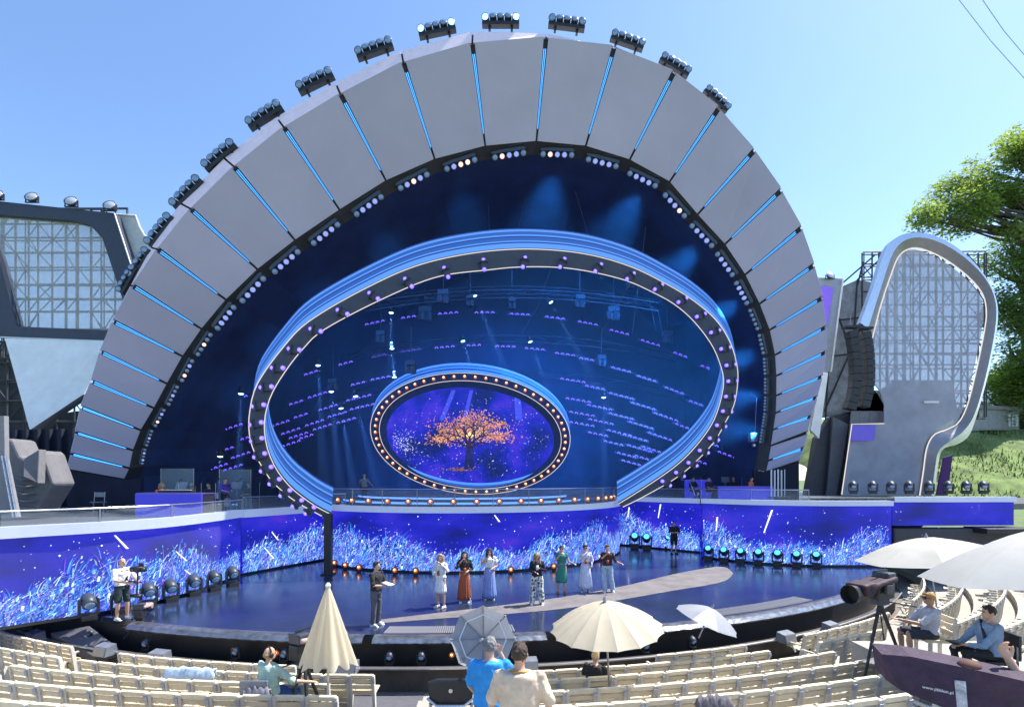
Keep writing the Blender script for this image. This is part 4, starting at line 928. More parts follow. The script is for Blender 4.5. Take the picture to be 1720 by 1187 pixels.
BLK = ['far left block', 'left block', 'right block', 'front right block', 'far right block']
r = random.Random(12); nseat = 0
for k in RANGES:
    Rk = ROWR[k]; zg = ROWZ[k]-.88; da = SW/Rk
    cand = []
    for i in range(-90, 90):
        a = (i+.5)*da; p = ring_pt(Rk, a, zg)
        if p.y < 1.2 or abs(a) > .98: continue
        px = CX + p.x*F/p.y; cand.append((px, a, p))
    for b, rg in enumerate(RANGES[k]):
        sel = [c for c in cand if any(lo <= c[0] <= hi for lo, hi in rg)]
        if b >= 2: pass
        else: sel = sel[::-1]
        for j, (px, a, p) in enumerate(sel):
            side = 'left' if b >= 2 else 'right'
            t = thing('slatted_seat', f'cream slatted seat, {ORD[min(j, 35)]} from {side}, {ORD[k]} row from stage, {BLK[b]}', 'seat', p, a+r.uniform(-.012,.012), 'cream slatted seats of the auditorium')
            nseat += 1
            for s in (-1, 1): put('post', POSTM, t, (s*(SW/2-.032), 0, 0))
            put('cap', CAP, t, (SW/2-.03, 0, 0))
            for me in SLATS: put('back_slat', me, t, (0, 0, r.uniform(-.004,.004)), (0, 0, r.uniform(-.006,.006)))
            fold = r.random() < .72
            for me in (FSL if fold else OSL): put('seat_slat', me, t)
            put('armrest', ARM, t)
# ------------------------------------------------------------------ people
def vox(o, v, sm=2):
    md = o.modifiers.new('remesh', 'REMESH'); md.mode = 'VOXEL'; md.voxel_size = v; md.use_smooth_shade = True
    if sm: s = o.modifiers.new('smooth', 'SMOOTH'); s.iterations = sm; s.factor = .5
    return o
TEX = {}
def wrinkle(o, strength, size):                       # soft folds or strands pushed into the surface
    if size not in TEX: TEX[size] = bpy.data.textures.new(f'folds_{size}', 'CLOUDS'); TEX[size].noise_scale = size; TEX[size].noise_depth = 3
    d = o.modifiers.new('folds', 'DISPLACE'); d.texture = TEX[size]; d.strength = strength; d.mid_level = .5; d.texture_coords = 'LOCAL'; return o
def chain(mb, pts, rad, n=10):
    mb.tube(pts, rad, n=n)
    for p, q in zip(pts, rad): mb.sph(p, q*.99, 10, 6)
def lookrot(d): return Vector(d).to_track_quat('Z', 'Y').to_matrix()
def hand(mb, wrist, d, up, k=1.):
    d = Vector(d).normalized(); up = Vector(up); s = d.cross(up)
    s = s.normalized() if s.length > 1e-3 else d.orthogonal().normalized(); n = s.cross(d).normalized()
    pc = wrist + d*.045*k
    mb.sph(pc, (.036*k,.018*k,.05*k), 10, 6, Matrix((s, n, d)).transposed())
    for i, (off, ln) in enumerate(((-.028,.062),(-.010,.075),(.010,.072),(.027,.056))):
        b = wrist + d*.075*k + s*off*k; c1 = b + (d*.75 - n*.35)*ln*.5*k; c2 = c1 + (d*.45 - n*.8)*ln*.5*k
        chain(mb, [b, c1, c2], [.0105*k,.010*k,.0085*k], 6)
    b = wrist + d*.02*k - s*.03*k; chain(mb, [b, b - s*.022*k + d*.025*k, b - s*.024*k + d*.05*k - n*.015*k], [.013*k,.0115*k,.0095*k], 6)
def person(label, loc, face=0., H=1.7, arms=None, legs=None, top=None, bottom=None, hair=None, shoes=None, skin=None, glasses=False, female=False, lean=0., look=0., sleeves=.5, v=.013, sit=None, extra=None, group=None, nod=0.):
    """front is local -Y. arms: {'L': (elbow, wrist), 'R': ...} in metres for a 1.7 m body; L is +X"""
    k = H/1.7; t = thing('person', label, 'person', loc, face, group); sk = skin or m_skin
    S = lambda *p: Vector(p)*k
    pel = S(0,0,.93); 
    if sit is not None: pel = S(0,.0,sit)
    ly = -math.sin(lean)*.55; lz = math.cos(lean)
    def T(x, y, z):                                 # torso point, z above pelvis in standing frame
        h_ = z-.93; return pel + S(x, y - math.sin(lean)*h_, h_*math.cos(lean))
    sh = .165 if female else .195; hw = .10 if female else .095
    neck, head = T(0,.01,1.43), T(0,-.015,1.565)
    hr = Matrix.Rotation(look, 3, 'Z') @ Matrix.Rotation(nod, 3, 'X')
    body = MB()
    # trunk
    secs = [(T(0,0,.86),.15,.105),(T(0,0,.95),.165,.115),(T(0,0,1.06),.135 if female else .15,.095),(T(0,0,1.2),.15 if female else .17,.11),(T(0,.0,1.32),.165 if female else .185,.105),(T(0,.01,1.40),.12,.075),(T(0,.01,1.44),.055,.055)]
    body.loft([(c, rx*k, ry*k) for c, rx, ry in secs], n=16)
    chain(body, [T(0,.012,1.40), neck, head+S(0,.01,-.05)], [.055*k,.05*k,.05*k])
    # head
    body.sph(head+hr@S(0,.005,.015), (.073*k,.092*k,.105*k), 16, 12, hr); body.sph(head+hr@S(0,-.03,-.05), (.052*k,.06*k,.055*k), 12, 8, hr)
    body.tube([head+hr@S(0,-.085,.02), head+hr@S(0,-.108,-.018), head+hr@S(0,-.088,-.028)], [.011*k,.016*k,.012*k], n=6)
    for s in (-1, 1): body.sph(head+hr@S(s*.073,.01,.0), (.012*k,.022*k,.032*k), 8, 6, hr)
    # arms
    arms = arms or {}; AR = {}
    for nm, s in (('L', 1), ('R', -1)):
        shd = T(s*sh, 0.005, 1.365)
        e, wst = arms.get(nm, ((s*(sh+.07), .03, 1.10), (s*(sh+.08), -.06, .86)))
        e = T(*e) if sit is None else T(*e); wst = T(*wst); AR[nm] = (shd, e, wst)
        chain(body, [shd, shd.lerp(e, .5), e, e.lerp(wst, .35), wst], [.052*k,.045*k,.038*k,.036*k,.025*k])
        hand(body, wst, (wst-e), V(0,0,1) if abs((wst-e).normalized().z) < .8 else V(0,-1,0), k)
    # legs
    LG = {}
    for nm, s in (('L', 1), ('R', -1)):
        hip = pel + S(s*hw, 0, -.03)
        kn, an = (legs or {}).get(nm, ((s*(hw+.01), -.01, .49), (s*(hw+.015), .03, .085)))
        kn, an = S(*kn), S(*an); LG[nm] = (hip, kn, an); f = (legs or {}).get('toe'+nm, (s*.03, -.15))
        chain(body, [hip, hip.lerp(kn, .5), kn, kn.lerp(an, .3), an], [.088*k,.074*k,.054*k,.055*k,.036*k])
        body.sph(an+S(0,.03,-.045), .038*k, 8, 6); body.tube([an+S(0,.02,-.045), an+S(f[0]*.6,f[1]*.6,-.05), an+S(f[0],f[1],-.062)], [.036*k,.036*k,.024*k], n=8)
    vox(body.build('body', sk, t), v)
    # face details
    if glasses:
        g_ = MB()
        for s in (-1, 1): g_.sph(head+hr@S(s*.033,-.086,.02), (.03*k,.014*k,.024*k), 10, 6, hr)
        g_.tube([head+hr@S(-.075,.0,.025), head+hr@S(-.06,-.08,.025), head+hr@S(.06,-.08,.025), head+hr@S(.075,0,.025)], .006*k, n=5); g_.build('sunglasses', m_eye, t)
    else:
        g_ = MB()
        for s in (-1, 1): g_.sph(head+hr@S(s*.03,-.086,.018), (.013*k,.008*k,.008*k), 8, 6, hr)
        g_.build('eyes', m_eye, t)
    MB().sph(head+hr@S(0,-.09,-.045), (.022*k,.008*k,.007*k), 8, 6, hr).build('mouth', mat('lips', (.35,.12,.11), .5), t)
    # top garment
    if top:
        m, hem, loose = top; tb = MB(); q = .014
        sec2 = [(T(0,0,hem),(.165+loose),(.118+loose*.8))] if hem < 1.0 else []
        for c, rx, ry in secs:
            if (c-pel).dot(T(0,0,1.4)-pel) / max(1e-6, (T(0,0,1.4)-pel).length)/k + .93 > max(hem, .8)-.02: sec2.append((c, rx+q+loose*.5, ry+q+loose*.5))
        sec2[-1] = (T(0,.01,1.425), .06, .062)
        tb.loft([(c, rx*k, ry*k) for c, rx, ry in sec2], n=18)
        for nm, s in (('L', 1), ('R', -1)):
            a, e, wst = AR[nm]; 
            if sleeves > 0:
                if sleeves <= .5: end = a.lerp(e, sleeves*2); chain(tb, [a, a.lerp(end, .5), end], [.066*k,.064*k,.066*k])
                else: end = e.lerp(wst, (sleeves-.5)*2); chain(tb, [a, e, end], [.066*k,.056*k,.046*k])
        wrinkle(vox(tb.build('top', m, t), max(v, .014)), .05, .11)
    # lower garment
    if bottom:
        kind, m = bottom[0], bottom[1]
        bb = MB()
        if kind in ('trousers', 'shorts'):
            frac = 1. if kind == 'trousers' else .0
            loose = bottom[2] if len(bottom) > 2 else .0
            bb.loft([(T(0,0,.84), .165*k, .12*k), (T(0,0,.95), .172*k, .124*k), (T(0,0,1.03), .148*k, .106*k)], n=16)
            for nm in ('L', 'R'):
                hip, kn, an = LG[nm]
                if kind == 'trousers': chain(bb, [hip, hip.lerp(kn, .5), kn, kn.lerp(an, .5), an+S(0,0,.0)], [.098*k,(.086+loose*.4)*k,(.068+loose*.7)*k,(.062+loose)*k,(.058+loose*1.1)*k])
                else: chain(bb, [hip, hip.lerp(kn, .5), hip.lerp(kn, .88)], [.10*k,.095*k,.088*k])
            wrinkle(vox(bb.build('trousers' if kind == 'trousers' else 'shorts', m, t), max(v, .015)), .03, .09)
        else:                                       # skirt or dress: (kind, mat, hem z, flare, fold)
            hem, fl, fo = bottom[2], bottom[3], bottom[4]
            top_z = 1.04; ss = []
            for i in range(9):
                f = i/8; z = top_z+(hem-top_z)*f; ss.append((Vector((T(0,0,z).x, T(0,0,z).y*(1-f*.3), z*k)), (.142+(fl-.142)*f**.7)*k, (.112+(fl*.8-.112)*f**.7)*k))
            bb.loft(ss, n=72, fold=fo, nf=14); bb.build('skirt', m, t, smooth=True)
    if shoes:
        sb_ = MB()
        for nm in ('L', 'R'):
            an = LG[nm][2]; f = (legs or {}).get('toe'+nm, ((.03 if nm == 'L' else -.03), -.15))
            sb_.sph(an+S(0,.03,-.04), (.047*k,.05*k,.05*k), 10, 8); sb_.tube([an+S(0,.03,-.048), an+S(f[0]*.6,f[1]*.6,-.05), an+S(f[0]*1.08,f[1]*1.08,-.062)], [.046*k,.047*k,.032*k], n=10); sb_.box(an+S(f[0]*.4,f[1]*.4,-.078), (.085*k,.26*k,.016*k))
        vox(sb_.build('shoes', shoes, t), .012, 1)
    if hair:
        m, style = hair; hb = MB()
        hb.sph(head+hr@S(0,.018,.035), (.082*k,.095*k,.098*k), 16, 10, hr)
        cut = MB()
        if style == 'long':
            for x in (-.07,-.035,0,.035,.07): chain(hb, [head+hr@S(x*.9,.065,.05), head+hr@S(x*1.2,.085,-.08), T(x*1.35,.10,1.34), T(x*1.2,.10,1.20)], [.04*k,.04*k,.036*k,.018*k])
            for x in (-1, 1): chain(hb, [head+hr@S(x*.07,-.01,.05), head+hr@S(x*.085,.0,-.06), T(x*.105,-.06,1.36), T(x*.10,-.10,1.24)], [.026*k,.026*k,.026*k,.012*k])
        elif style == 'bob':
            for x in (-.07,-.03,.03,.07): chain(hb, [head+hr@S(x,.05,.05), head+hr@S(x*1.2,.065,-.09)], [.042*k,.04*k])
            for x in (-1, 1): chain(hb, [head+hr@S(x*.07,-.02,.05), head+hr@S(x*.085,-.02,-.1)], [.03*k,.03*k])
        elif style == 'bun': hb.sph(head+hr@S(0,.11,.06), .045*k, 10, 8)
        hb.tube([head+hr@S(-.05,-.058,.095), head+hr@S(0,-.066,.1), head+hr@S(.05,-.058,.095)], .02*k, n=6)
        if style == 'bald': hb = MB().sph(head+hr@S(0,.05,-.005), (.078*k,.055*k,.06*k), 14, 8, hr)
        if style == 'cap':
            hb.tube([head+hr@S(-.05,-.09,.06), head+hr@S(0,-.15,.055), head+hr@S(.05,-.09,.06)], .02*k, n=6)
        wrinkle(vox(hb.build('cap' if style == 'cap' else 'hair', m, t), .012, 1), .0 if style == 'cap' else .035, .035)
    for nm, mb, m in (extra(T, S, AR, LG, head, hr, k) if extra else ()): mb.build(nm, m, t, smooth=True)
    return t
def cl(name, c, var=.16): return mat(name, c, .85, var=var, scale=7, bump=.8)
m_mic = mat('mic_black', (.03,.03,.035), .35, .5)
def mic(side):
    def f(T, S, AR, LG, head, hr, k):
        wv = AR[side][2]; d = (head+S(0,-.12,-.05)-wv).normalized()
        return [('microphone', MB().tube([wv-d*.05+S(0,-.02,0), wv+d*.1+S(0,-.02,0)], [.013,.018], n=8).sph(wv+d*.12+S(0,-.02,0), .026, 10, 8), m_mic)]
    return f
MICR = {'R': ((-.26,-.06,1.16), (-.09,-.17,1.40)), 'L': ((.25,.02,1.10), (.10,-.17,1.06))}
MICL = {'L': ((.26,-.06,1.16), (.09,-.17,1.40)), 'R': ((-.25,.02,1.10), (-.10,-.17,1.06))}
brown = mat('hair_brown', (.05,.028,.018), .6, var=.5, scale=40, bump=.8); blond = mat('hair_blond', (.36,.24,.11), .6, var=.4, scale=40, bump=.8); darkh = mat('hair_dark', (.018,.013,.012), .6, var=.5, scale=40, bump=.8); greyh = mat('hair_grey', (.20,.20,.20), .7, var=.6, scale=45, bump=.8)
white_c = cl('cotton_white', (.72,.72,.74)); rust = cl('rust_skirt', (.30,.075,.035)); blue_s = cl('blue_skirt', (.22,.30,.62)); black_c = cl('black_cloth', (.018,.018,.021)); green_c = cl('green_dress', (.03,.22,.17)); paleb = cl('pale_blue_dress', (.56,.58,.74)); jean = cl('light_jeans', (.38,.47,.58)); brownt = cl('dark_brown_top', (.05,.02,.025)); greyt = cl('grey_trousers', (.09,.095,.12)); navyc = cl('navy_cardigan', (.012,.014,.03))
shoe_w = mat('shoe_white', (.7,.7,.7), .6); shoe_d = mat('shoe_dark', (.03,.03,.03), .5); shoe_p = mat('shoe_pale', (.55,.48,.46), .6)
# leopard-like black and white print
m_leo = bpy.data.materials.new('spotted_print'); m_leo.use_nodes = True; t_ = m_leo.node_tree; b_ = t_.nodes['Principled BSDF']; tc = t_.nodes.new('ShaderNodeTexCoord'); vo = t_.nodes.new('ShaderNodeTexVoronoi'); vo.inputs['Scale'].default_value = 9; vo.inputs['Randomness'].default_value = .55
rp = t_.nodes.new('ShaderNodeValToRGB'); rp.color_ramp.interpolation = 'CONSTANT'; e = rp.color_ramp.elements; e[0].color = (.55,.53,.48,1); e[1].position = .22; e[1].color = (.015,.015,.015,1); x = e.new(.42); x.color = (.72,.70,.64,1)
t_.links.new(tc.outputs['Object'], vo.inputs['Vector']); t_.links.new(vo.outputs['Distance'], rp.inputs[0]); t_.links.new(rp.outputs[0], b_.inputs['Base Color']); b_.inputs['Roughness'].default_value = .8
lany = mat('lanyard_red', (.4,.09,.03), .6)
def lanyard(T, S, AR, LG, head, hr, k): return [('badge', MB().tube([T(-.05,-.10,1.38), T(.01,-.14,1.15)], .006, n=4).tube([T(.06,-.10,1.38), T(.01,-.14,1.15)], .006, n=4).box(T(.01,-.145,1.10), (.09*k,.012,.13*k)), lany)]
def both(*fs): return lambda *a: [x for f in fs for x in f(*a)]
person('woman in white coat dress with one hand on hip singing into a microphone', G(740,1020), R(-25), 1.72, {'L': ((.27,-.04,1.18),(.10,-.19,1.42)), 'R': ((-.30,.06,1.12),(-.19,-.06,.98))}, None, (white_c, .95, .03), ('dress', white_c, .48, .20, .03), (blond, 'bob'), shoe_p, female=True, sleeves=.85, look=R(20), extra=both(mic('L'), lanyard))
person('woman with black cardigan and long rust-red skirt, hand at her mouth', G(780,1011), R(8), 1.70, MICR, None, (black_c, 1.0, .0), ('skirt', rust, .10, .23, .07), (darkh, 'long'), shoe_w, female=True, sleeves=.8, extra=lanyard)
person('woman in white blouse and long light blue skirt with sunglasses', G(822,1006), R(5), 1.74, MICR, None, (white_c, 1.0, .0), ('skirt', blue_s, .06, .235, .06), (brown, 'long'), shoe_p, glasses=True, female=True, sleeves=.25)
person('woman in dark jacket and black-and-white spotted trousers looking down at her hands', G(902,1015), R(0), 1.70, {'L': ((.25,-.05,1.12),(.05,-.20,1.22)), 'R': ((-.25,-.05,1.12),(-.06,-.20,1.08))}, {'L': ((.12,-.01,.49),(.16,.03,.085)), 'R': ((-.12,-.01,.49),(-.16,.03,.085))}, (navyc, .93, .015), ('trousers', m_leo, .035), (blond, 'long'), shoe_w, female=True, sleeves=.9, nod=R(28),
  extra=lambda T, S, AR, LG, head, hr, k: [('phone', MB().box(T(0,-.24,1.24), (.08,.02,.15)), m_white)])
person('woman in green off-shoulder dress with sunglasses and arm held out', G(943,996), R(-5), 1.72, {'R': ((-.22,-.08,1.15),(-.05,-.18,1.38)), 'L': ((.27,-.02,1.12),(.42,-.16,1.08))}, None, (green_c, 1.0, .0), ('dress', green_c, .40, .20, .05), (brown, 'bun'), mat('shoe_red', (.35,.08,.06), .5), glasses=True, female=True, sleeves=.12,
  extra=lambda T, S, AR, LG, head, hr, k: [('shoulder_bag', MB().sph(T(-.12,-.13,1.0), (.08,.04,.075), 12, 8).tube([T(-.12,-.12,1.05), T(.1,-.13,1.38)], .006, n=5), mat('bag_grey', (.12,.12,.16), .5))])
person('woman in long pale lavender-white dress with sunglasses and crossed arm', G(983,994), R(0), 1.72, {'R': ((-.25,-.08,1.18),(.02,-.18,1.40)), 'L': ((.25,.0,1.12),(.20,-.12,.98))}, None, (paleb, 1.0, .02), ('dress', paleb, .16, .25, .05), (darkh, 'bun'), shoe_p, glasses=True, female=True, sleeves=.9, extra=lanyard)
person('woman in dark brown top and pale wide jeans holding one arm out', G(1020,994), R(-8), 1.72, {'R': ((-.24,-.08,1.16),(-.03,-.18,1.38)), 'L': ((.30,-.02,1.10),(.46,-.15,1.06))}, {'L': ((.13,-.03,.49),(.20,.06,.085)), 'R': ((-.10,-.01,.49),(-.08,.0,.085))}, (brownt, .96, .02), ('trousers', jean, .03), (brown, 'bun'), shoe_w, female=True, sleeves=.55, extra=lanyard)
papers = lambda T, S, AR, LG, head, hr, k: [('papers', MB().box(T(0,-.36,1.13), (.22,.30,.015), Matrix.Rotation(R(12),3,'X')), m_white), ('headset', MB().tube([head+hr@S(-.085,.01,0), head+hr@S(-.07,.01,.09), head+hr@S(0,.01,.125), head+hr@S(.07,.01,.09), head+hr@S(.085,.01,0)], .012, n=6).sph(head+hr@S(.085,.01,0), (.02,.035,.035), 8, 6).sph(head+hr@S(-.085,.01,0), (.02,.035,.035), 8, 6), m_black)]
person('man in black T-shirt and dark trousers reading papers on the stage', G(632,1050), R(68), 1.80, {'L': ((.26,-.10,1.10),(.10,-.30,1.10)), 'R': ((-.26,-.10,1.10),(-.08,-.30,1.08))}, None, (black_c, .92, .02), ('trousers', greyt, .01), (darkh, 'short'), shoe_w, sleeves=.45, extra=papers)
def rig(T, S, AR, LG, head, hr, k):
    a = MB().box(T(.0,-.62,1.42), (.24,.34,.14)).box(T(0,-.82,1.42), (.14,.12,.12)).box(T(.12,-.58,1.50), (.02,.2,.14))
    b = MB().tube([T(0,-.62,1.34), T(0,-.58,.72)], .022, n=8).box(T(0,-.57,.70), (.16,.3,.08)).tube([T(.05,-.16,1.05), T(.28,-.35,1.0), T(.03,-.58,1.08)], .025, n=6)
    c = MB().loft([(T(0,0,1.02), .185,.135), (T(0,0,1.2), .195,.14), (T(0,.0,1.36), .20,.13)], n=16)
    return [('camera', a, m_black), ('stabiliser_post', b, m_black), ('vest', c, navyc)]
person('camera operator in white shirt and dark shorts with body-mounted camera', G(205,1040), R(70), 1.80, {'L': ((.27,-.12,1.12),(.06,-.50,1.10)), 'R': ((-.27,-.12,1.12),(-.04,-.50,1.02))}, {'L': ((.12,-.03,.49),(.14,.0,.085)), 'R': ((-.11,-.01,.49),(-.10,.06,.085))}, (white_c, .95, .03), ('shorts', cl('dark_green_shorts', (.02,.04,.045))), (brown, 'bald'), shoe_w, sleeves=.45, extra=rig)
person('man in dark T-shirt and shorts standing with folded arms at the rear', G(1132,930), R(10), 1.8, {'L': ((.27,-.06,1.12),(-.05,-.18,1.12)), 'R': ((-.27,-.06,1.12),(.05,-.19,1.10))}, None, (black_c, .9, .02), ('shorts', black_c), (darkh, 'short'), shoe_d, sleeves=.45, v=.017)
# the band on the balcony
orange = cl('orange_shirt', (.75,.16,.05)); purple_c = cl('violet_shirt', (.08,.05,.35)); greyc = cl('grey_shirt', (.2,.2,.24))
SITL = {'L': ((.12,-.42,.50),(.13,-.36,.085)), 'R': ((-.12,-.42,.50),(-.13,-.36,.085))}
PLAY = {'L': ((.27,-.08,1.12),(.12,-.32,1.10)), 'R': ((-.27,-.08,1.12),(-.10,-.32,1.05))}
m_chair = mat('band_chair', (.02,.02,.024), .6)
def stool(p, label, face=0.):
    t = thing('band_stool', label, 'stool', p, face)
    MB().lathe([(.19,.42),(.2,.45),(.19,.49)], n=14).build('seat', m_chair, t)
    for a in range(4): MB().tube([(.12*math.cos(a*1.57),.12*math.sin(a*1.57),.42),(.2*math.cos(a*1.57),.2*math.sin(a*1.57),0)], .013, n=6).build('leg', m_greymetal, t)
def bandp(px, py, Y, zd, label, face, top, hair, seated=True, H=1.72, arms=PLAY):
    p = P(px, py, Y); p.z = zd
    if seated: stool(p, 'dark round stool under the ' + label.split(' beside')[0].replace('on the ', 'on '), face)
    return person(label, p, face, H, arms, SITL if seated else None, (top, .93, .02), ('trousers', black_c), hair, shoe_d, sleeves=.5, v=.02, sit=.53 if seated else None)
bandp(272,815,22,2.62,'keyboard player in orange shirt on the left balcony', R(70), orange, (blond,'bob'), True)
bandp(322,815,24,2.62,'musician in black with grey hair on the left balcony', R(30), black_c, (greyh,'short'))
bandp(351,818,23.5,2.62,'musician in black bending over drums on the left balcony', R(-20), black_c, (darkh,'short'))
bandp(378,825,22.8,2.62,'musician in violet shirt on the left balcony', R(60), purple_c, (brown,'short'), False, 1.5)
bandp(418,815,26,2.62,'musician in black beside the left side of the great ring', R(-30), black_c, (darkh,'short'))
bandp(612,812,29,2.74,'drummer in grey seen from behind the middle balcony rail', R(170), greyc, (blond,'short'), False, 1.6, {'L': ((.34,-.02,1.15),(.42,-.22,1.02)), 'R': ((-.34,-.02,1.15),(-.44,-.2,1.0))})
bandp(1164,815,31.5,2.88,'saxophonist in black on the right balcony', R(20), black_c, (darkh,'short'))
bandp(1190,812,31,2.88,'guitarist in black with raised forearm on the right balcony', R(30), brownt, (brown,'short'))
bandp(1232,808,31.5,2.88,'musician in black with grey hair on the right balcony', R(-20), black_c, (greyh,'short'))
bandp(1262,812,29.5,2.88,'musician in bright orange top on the right balcony', R(40), orange, (brown,'short'))
bandp(1270,805,32,2.88,'tall musician in black standing beside the orange top musician', R(10), black_c, (darkh,'short'), False, 1.75)
# ------------------------------------------------------------------ balcony furniture
m_deskled = mat('desk_led', (.03,.03,.06), .4, emis=(.012,.014,.30), es=.8); m_deskled2 = mat('desk_led_dim', (.05,.05,.10), .4, emis=(.03,.025,.22), es=.6)
def desk(label, px0, px1, Y, zd, hgt, face=0.):
    a, b = P(px0, 800, Y), P(px1, 800, Y); c = (a+b)*.5; c.z = zd; wd_ = (b-a).length
    t = thing('band_desk', label, 'desk', c, face)
    MB().box((0,0,hgt*.5),(wd_,.12,hgt)).build('front_screen', m_deskled, t, bev=.02); MB().box((0,.35,hgt+.02),(wd_*1.0,.75,.04)).build('table_top', m_deskled2, t)
    for s in (-1, 1): MB().box((s*wd_*.48,.4,hgt*.5),(.06,.6,hgt)).build('side', m_black, t)
desk('long violet lit keyboard desk on the left balcony', 222, 345, 20.5, 2.62, .88, R(-8))
desk('violet lit desk before the orange top musician on the right', 1206, 1318, 28.8, 2.88, .75)
desk('low violet lit desk behind the left foot of the ring', 496, 545, 29, 2.74, .95)
desk('small violet lit desk behind the right balcony band', 1150, 1195, 33, 2.88, 1.1)
ky = thing('keyboard', 'dark keyboard lying on the left violet desk', 'keyboard', (P(285,800,20.5).x, 20.95, 3.545)); MB().box((0,0,.05),(1.3,.34,.09)).build('body', m_black, ky, bev=.01); MB().box((0,-.08,.10),(1.2,.14,.015)).build('keys', m_white, ky)
def mic_stand(px, Y, zd, label):
    p = P(px, 800, Y); p.z = zd; t = thing('microphone_stand', label, 'stand', p)
    MB().lathe([(.14,0),(.14,.02),(.02,.03)], n=12).build('base', m_black, t); MB().tube([(0,0,.02),(0,0,1.3)], .012, n=6).build('pole', m_greymetal, t); MB().tube([(0,0,1.28),(.25,-.2,1.45)], .01, n=6).sph((.27,-.21,1.46), .03, 8, 6).build('boom', m_black, t)
for i, (x, Y, z) in enumerate(((300,21.5,2.62),(338,22.5,2.62),(362,21.8,2.62),(398,24,2.62),(436,26,2.62),(1178,30.5,2.88),(1218,30.5,2.88),(1246,31,2.88))):
    mic_stand(x, Y, z, f'thin microphone stand among the {"left" if i < 5 else "right"} band, {ORD[i if i < 5 else i-5]} from the left')
def music_stand(px, Y, zd, label):
    p = P(px, 800, Y); p.z = zd; t = thing('music_stand', label, 'music stand', p)
    MB().tube([(0,0,0),(0,0,1.05)], .013, n=6).build('pole', m_black, t); MB().box((0,-.05,1.15),(.5,.02,.36), Matrix.Rotation(R(-25),3,'X')).build('desk', m_casing2, t)
    for a in range(3): MB().tube([(0,0,.2),(.25*math.cos(a*2.1),.25*math.sin(a*2.1),.01)], .01, n=5).build('leg', m_black, t)
music_stand(306, 24.5, 2.62, 'music stand behind the keyboard player'); music_stand(398, 25, 2.62, 'music stand left of the great ring'); music_stand(1218, 33, 2.88, 'music stand behind the right band')
# saxophone, guitar, drums
sx = thing('saxophone', 'silvery saxophone held by the band on the right balcony', 'saxophone', P(1166,835,30.8)); b = P(1160,812,30.8)-sx.location
MB().tube([b, b+V(.12,-.05,-.35), b+V(.26,-.08,-.72), b+V(.36,-.1,-.74), b+V(.42,-.1,-.52)], [.02,.03,.045,.06,.10], n=8).build('body', m_silver, sx, smooth=True); MB().tube([b, b+V(-.05,.05,.1)], .012, n=6).build('neck', m_silver, sx)
dm = thing('drum_kit', 'dark drum kit on the left balcony behind glass', 'drum kit', (P(356,800,22.9).x, 22.9, 2.62))
for x, y, z, rr_, hh in ((0,-.35,.3,.28,.4),(-.35,-.25,.75,.17,.22),(.3,-.25,.75,.17,.22),(.55,.0,.45,.22,.35)): MB().lathe([(rr_,-hh/2),(rr_,hh/2),(rr_*.95,hh/2+.01)], c=(x,y,z), n=16).build('drum', m_casing2, dm)
for x, z in ((-.65,1.15),(.7,1.2)): MB().lathe([(.24,0),(.1,.02),(.02,.04)], c=(x,-.1,z), n=18).build('cymbal', mat('brass', (.6,.45,.15), .25, .9), dm); MB().tube([(x,-.1,z),(x,-.1,0)], .012, n=5).build('stand', m_greymetal, dm)
# perspex screens
for i, (x, Y, w_) in enumerate(((298,23,1.4),(395,25.5,1.5))):
    p = P(x, 800, Y); p.z = 2.62; t = thing('perspex_screen', f'clear perspex sound screen among the left band, {ORD[i]} from the left', 'screen', p)
    MB().box((0,0,.95),(w_,.02,1.9)).build('sheet', mat('perspex', (.45,.6,.62), .1, var=0, alpha=.16), t)
    for s in (-1, 1): MB().box((s*w_/2,0,.95),(.03,.04,1.9)).build('edge', m_greymetal, t)
rk = thing('white_tube_rack', 'row of upright white tubes at the right foot of the arch', 'tube rack', P(1313,815,28.4))
for i in range(7): MB().tube([(-.55+i*.18,0,-.6),(-.55+i*.18,0,.85-.04*(i % 2))], .04, n=8).build('tube', m_white, rk)
MB().box((0,0,-.62),(1.4,.3,.08)).build('foot', m_black, rk)
fc = thing('folding_chair', 'dark folding chair in the shadow under the left arch foot', 'chair', (P(165,800,23).x, 23, 2.62))
for s in (-1, 1): MB().tube([(s*.22,0,0),(s*.22,.1,.9)], .015, n=6).build('leg', m_greymetal, fc); MB().tube([(s*.22,.25,0),(s*.22,-.1,.5)], .015, n=6).build('leg', m_greymetal, fc)
MB().box((0,.0,.46),(.44,.4,.03)).build('seat', m_casing2, fc); MB().box((0,.1,.78),(.44,.03,.2)).build('backrest', m_casing2, fc)
hg = thing('hanging_unit', 'small hanging speaker and lamp frame inside the right arch side', 'hanging unit', P(1268,745,30))
MB().box((0,0,.35),(.6,.4,.5)).build('frame', m_casing2, hg); MB().sph((-.1,-.15,-.1), .14, 10, 7).build('lamp', m_silver, hg, smooth=True); MB().tube([(0,0,.6),(.1,0,2.6)], .012, n=5).build('chain', m_greymetal, hg)

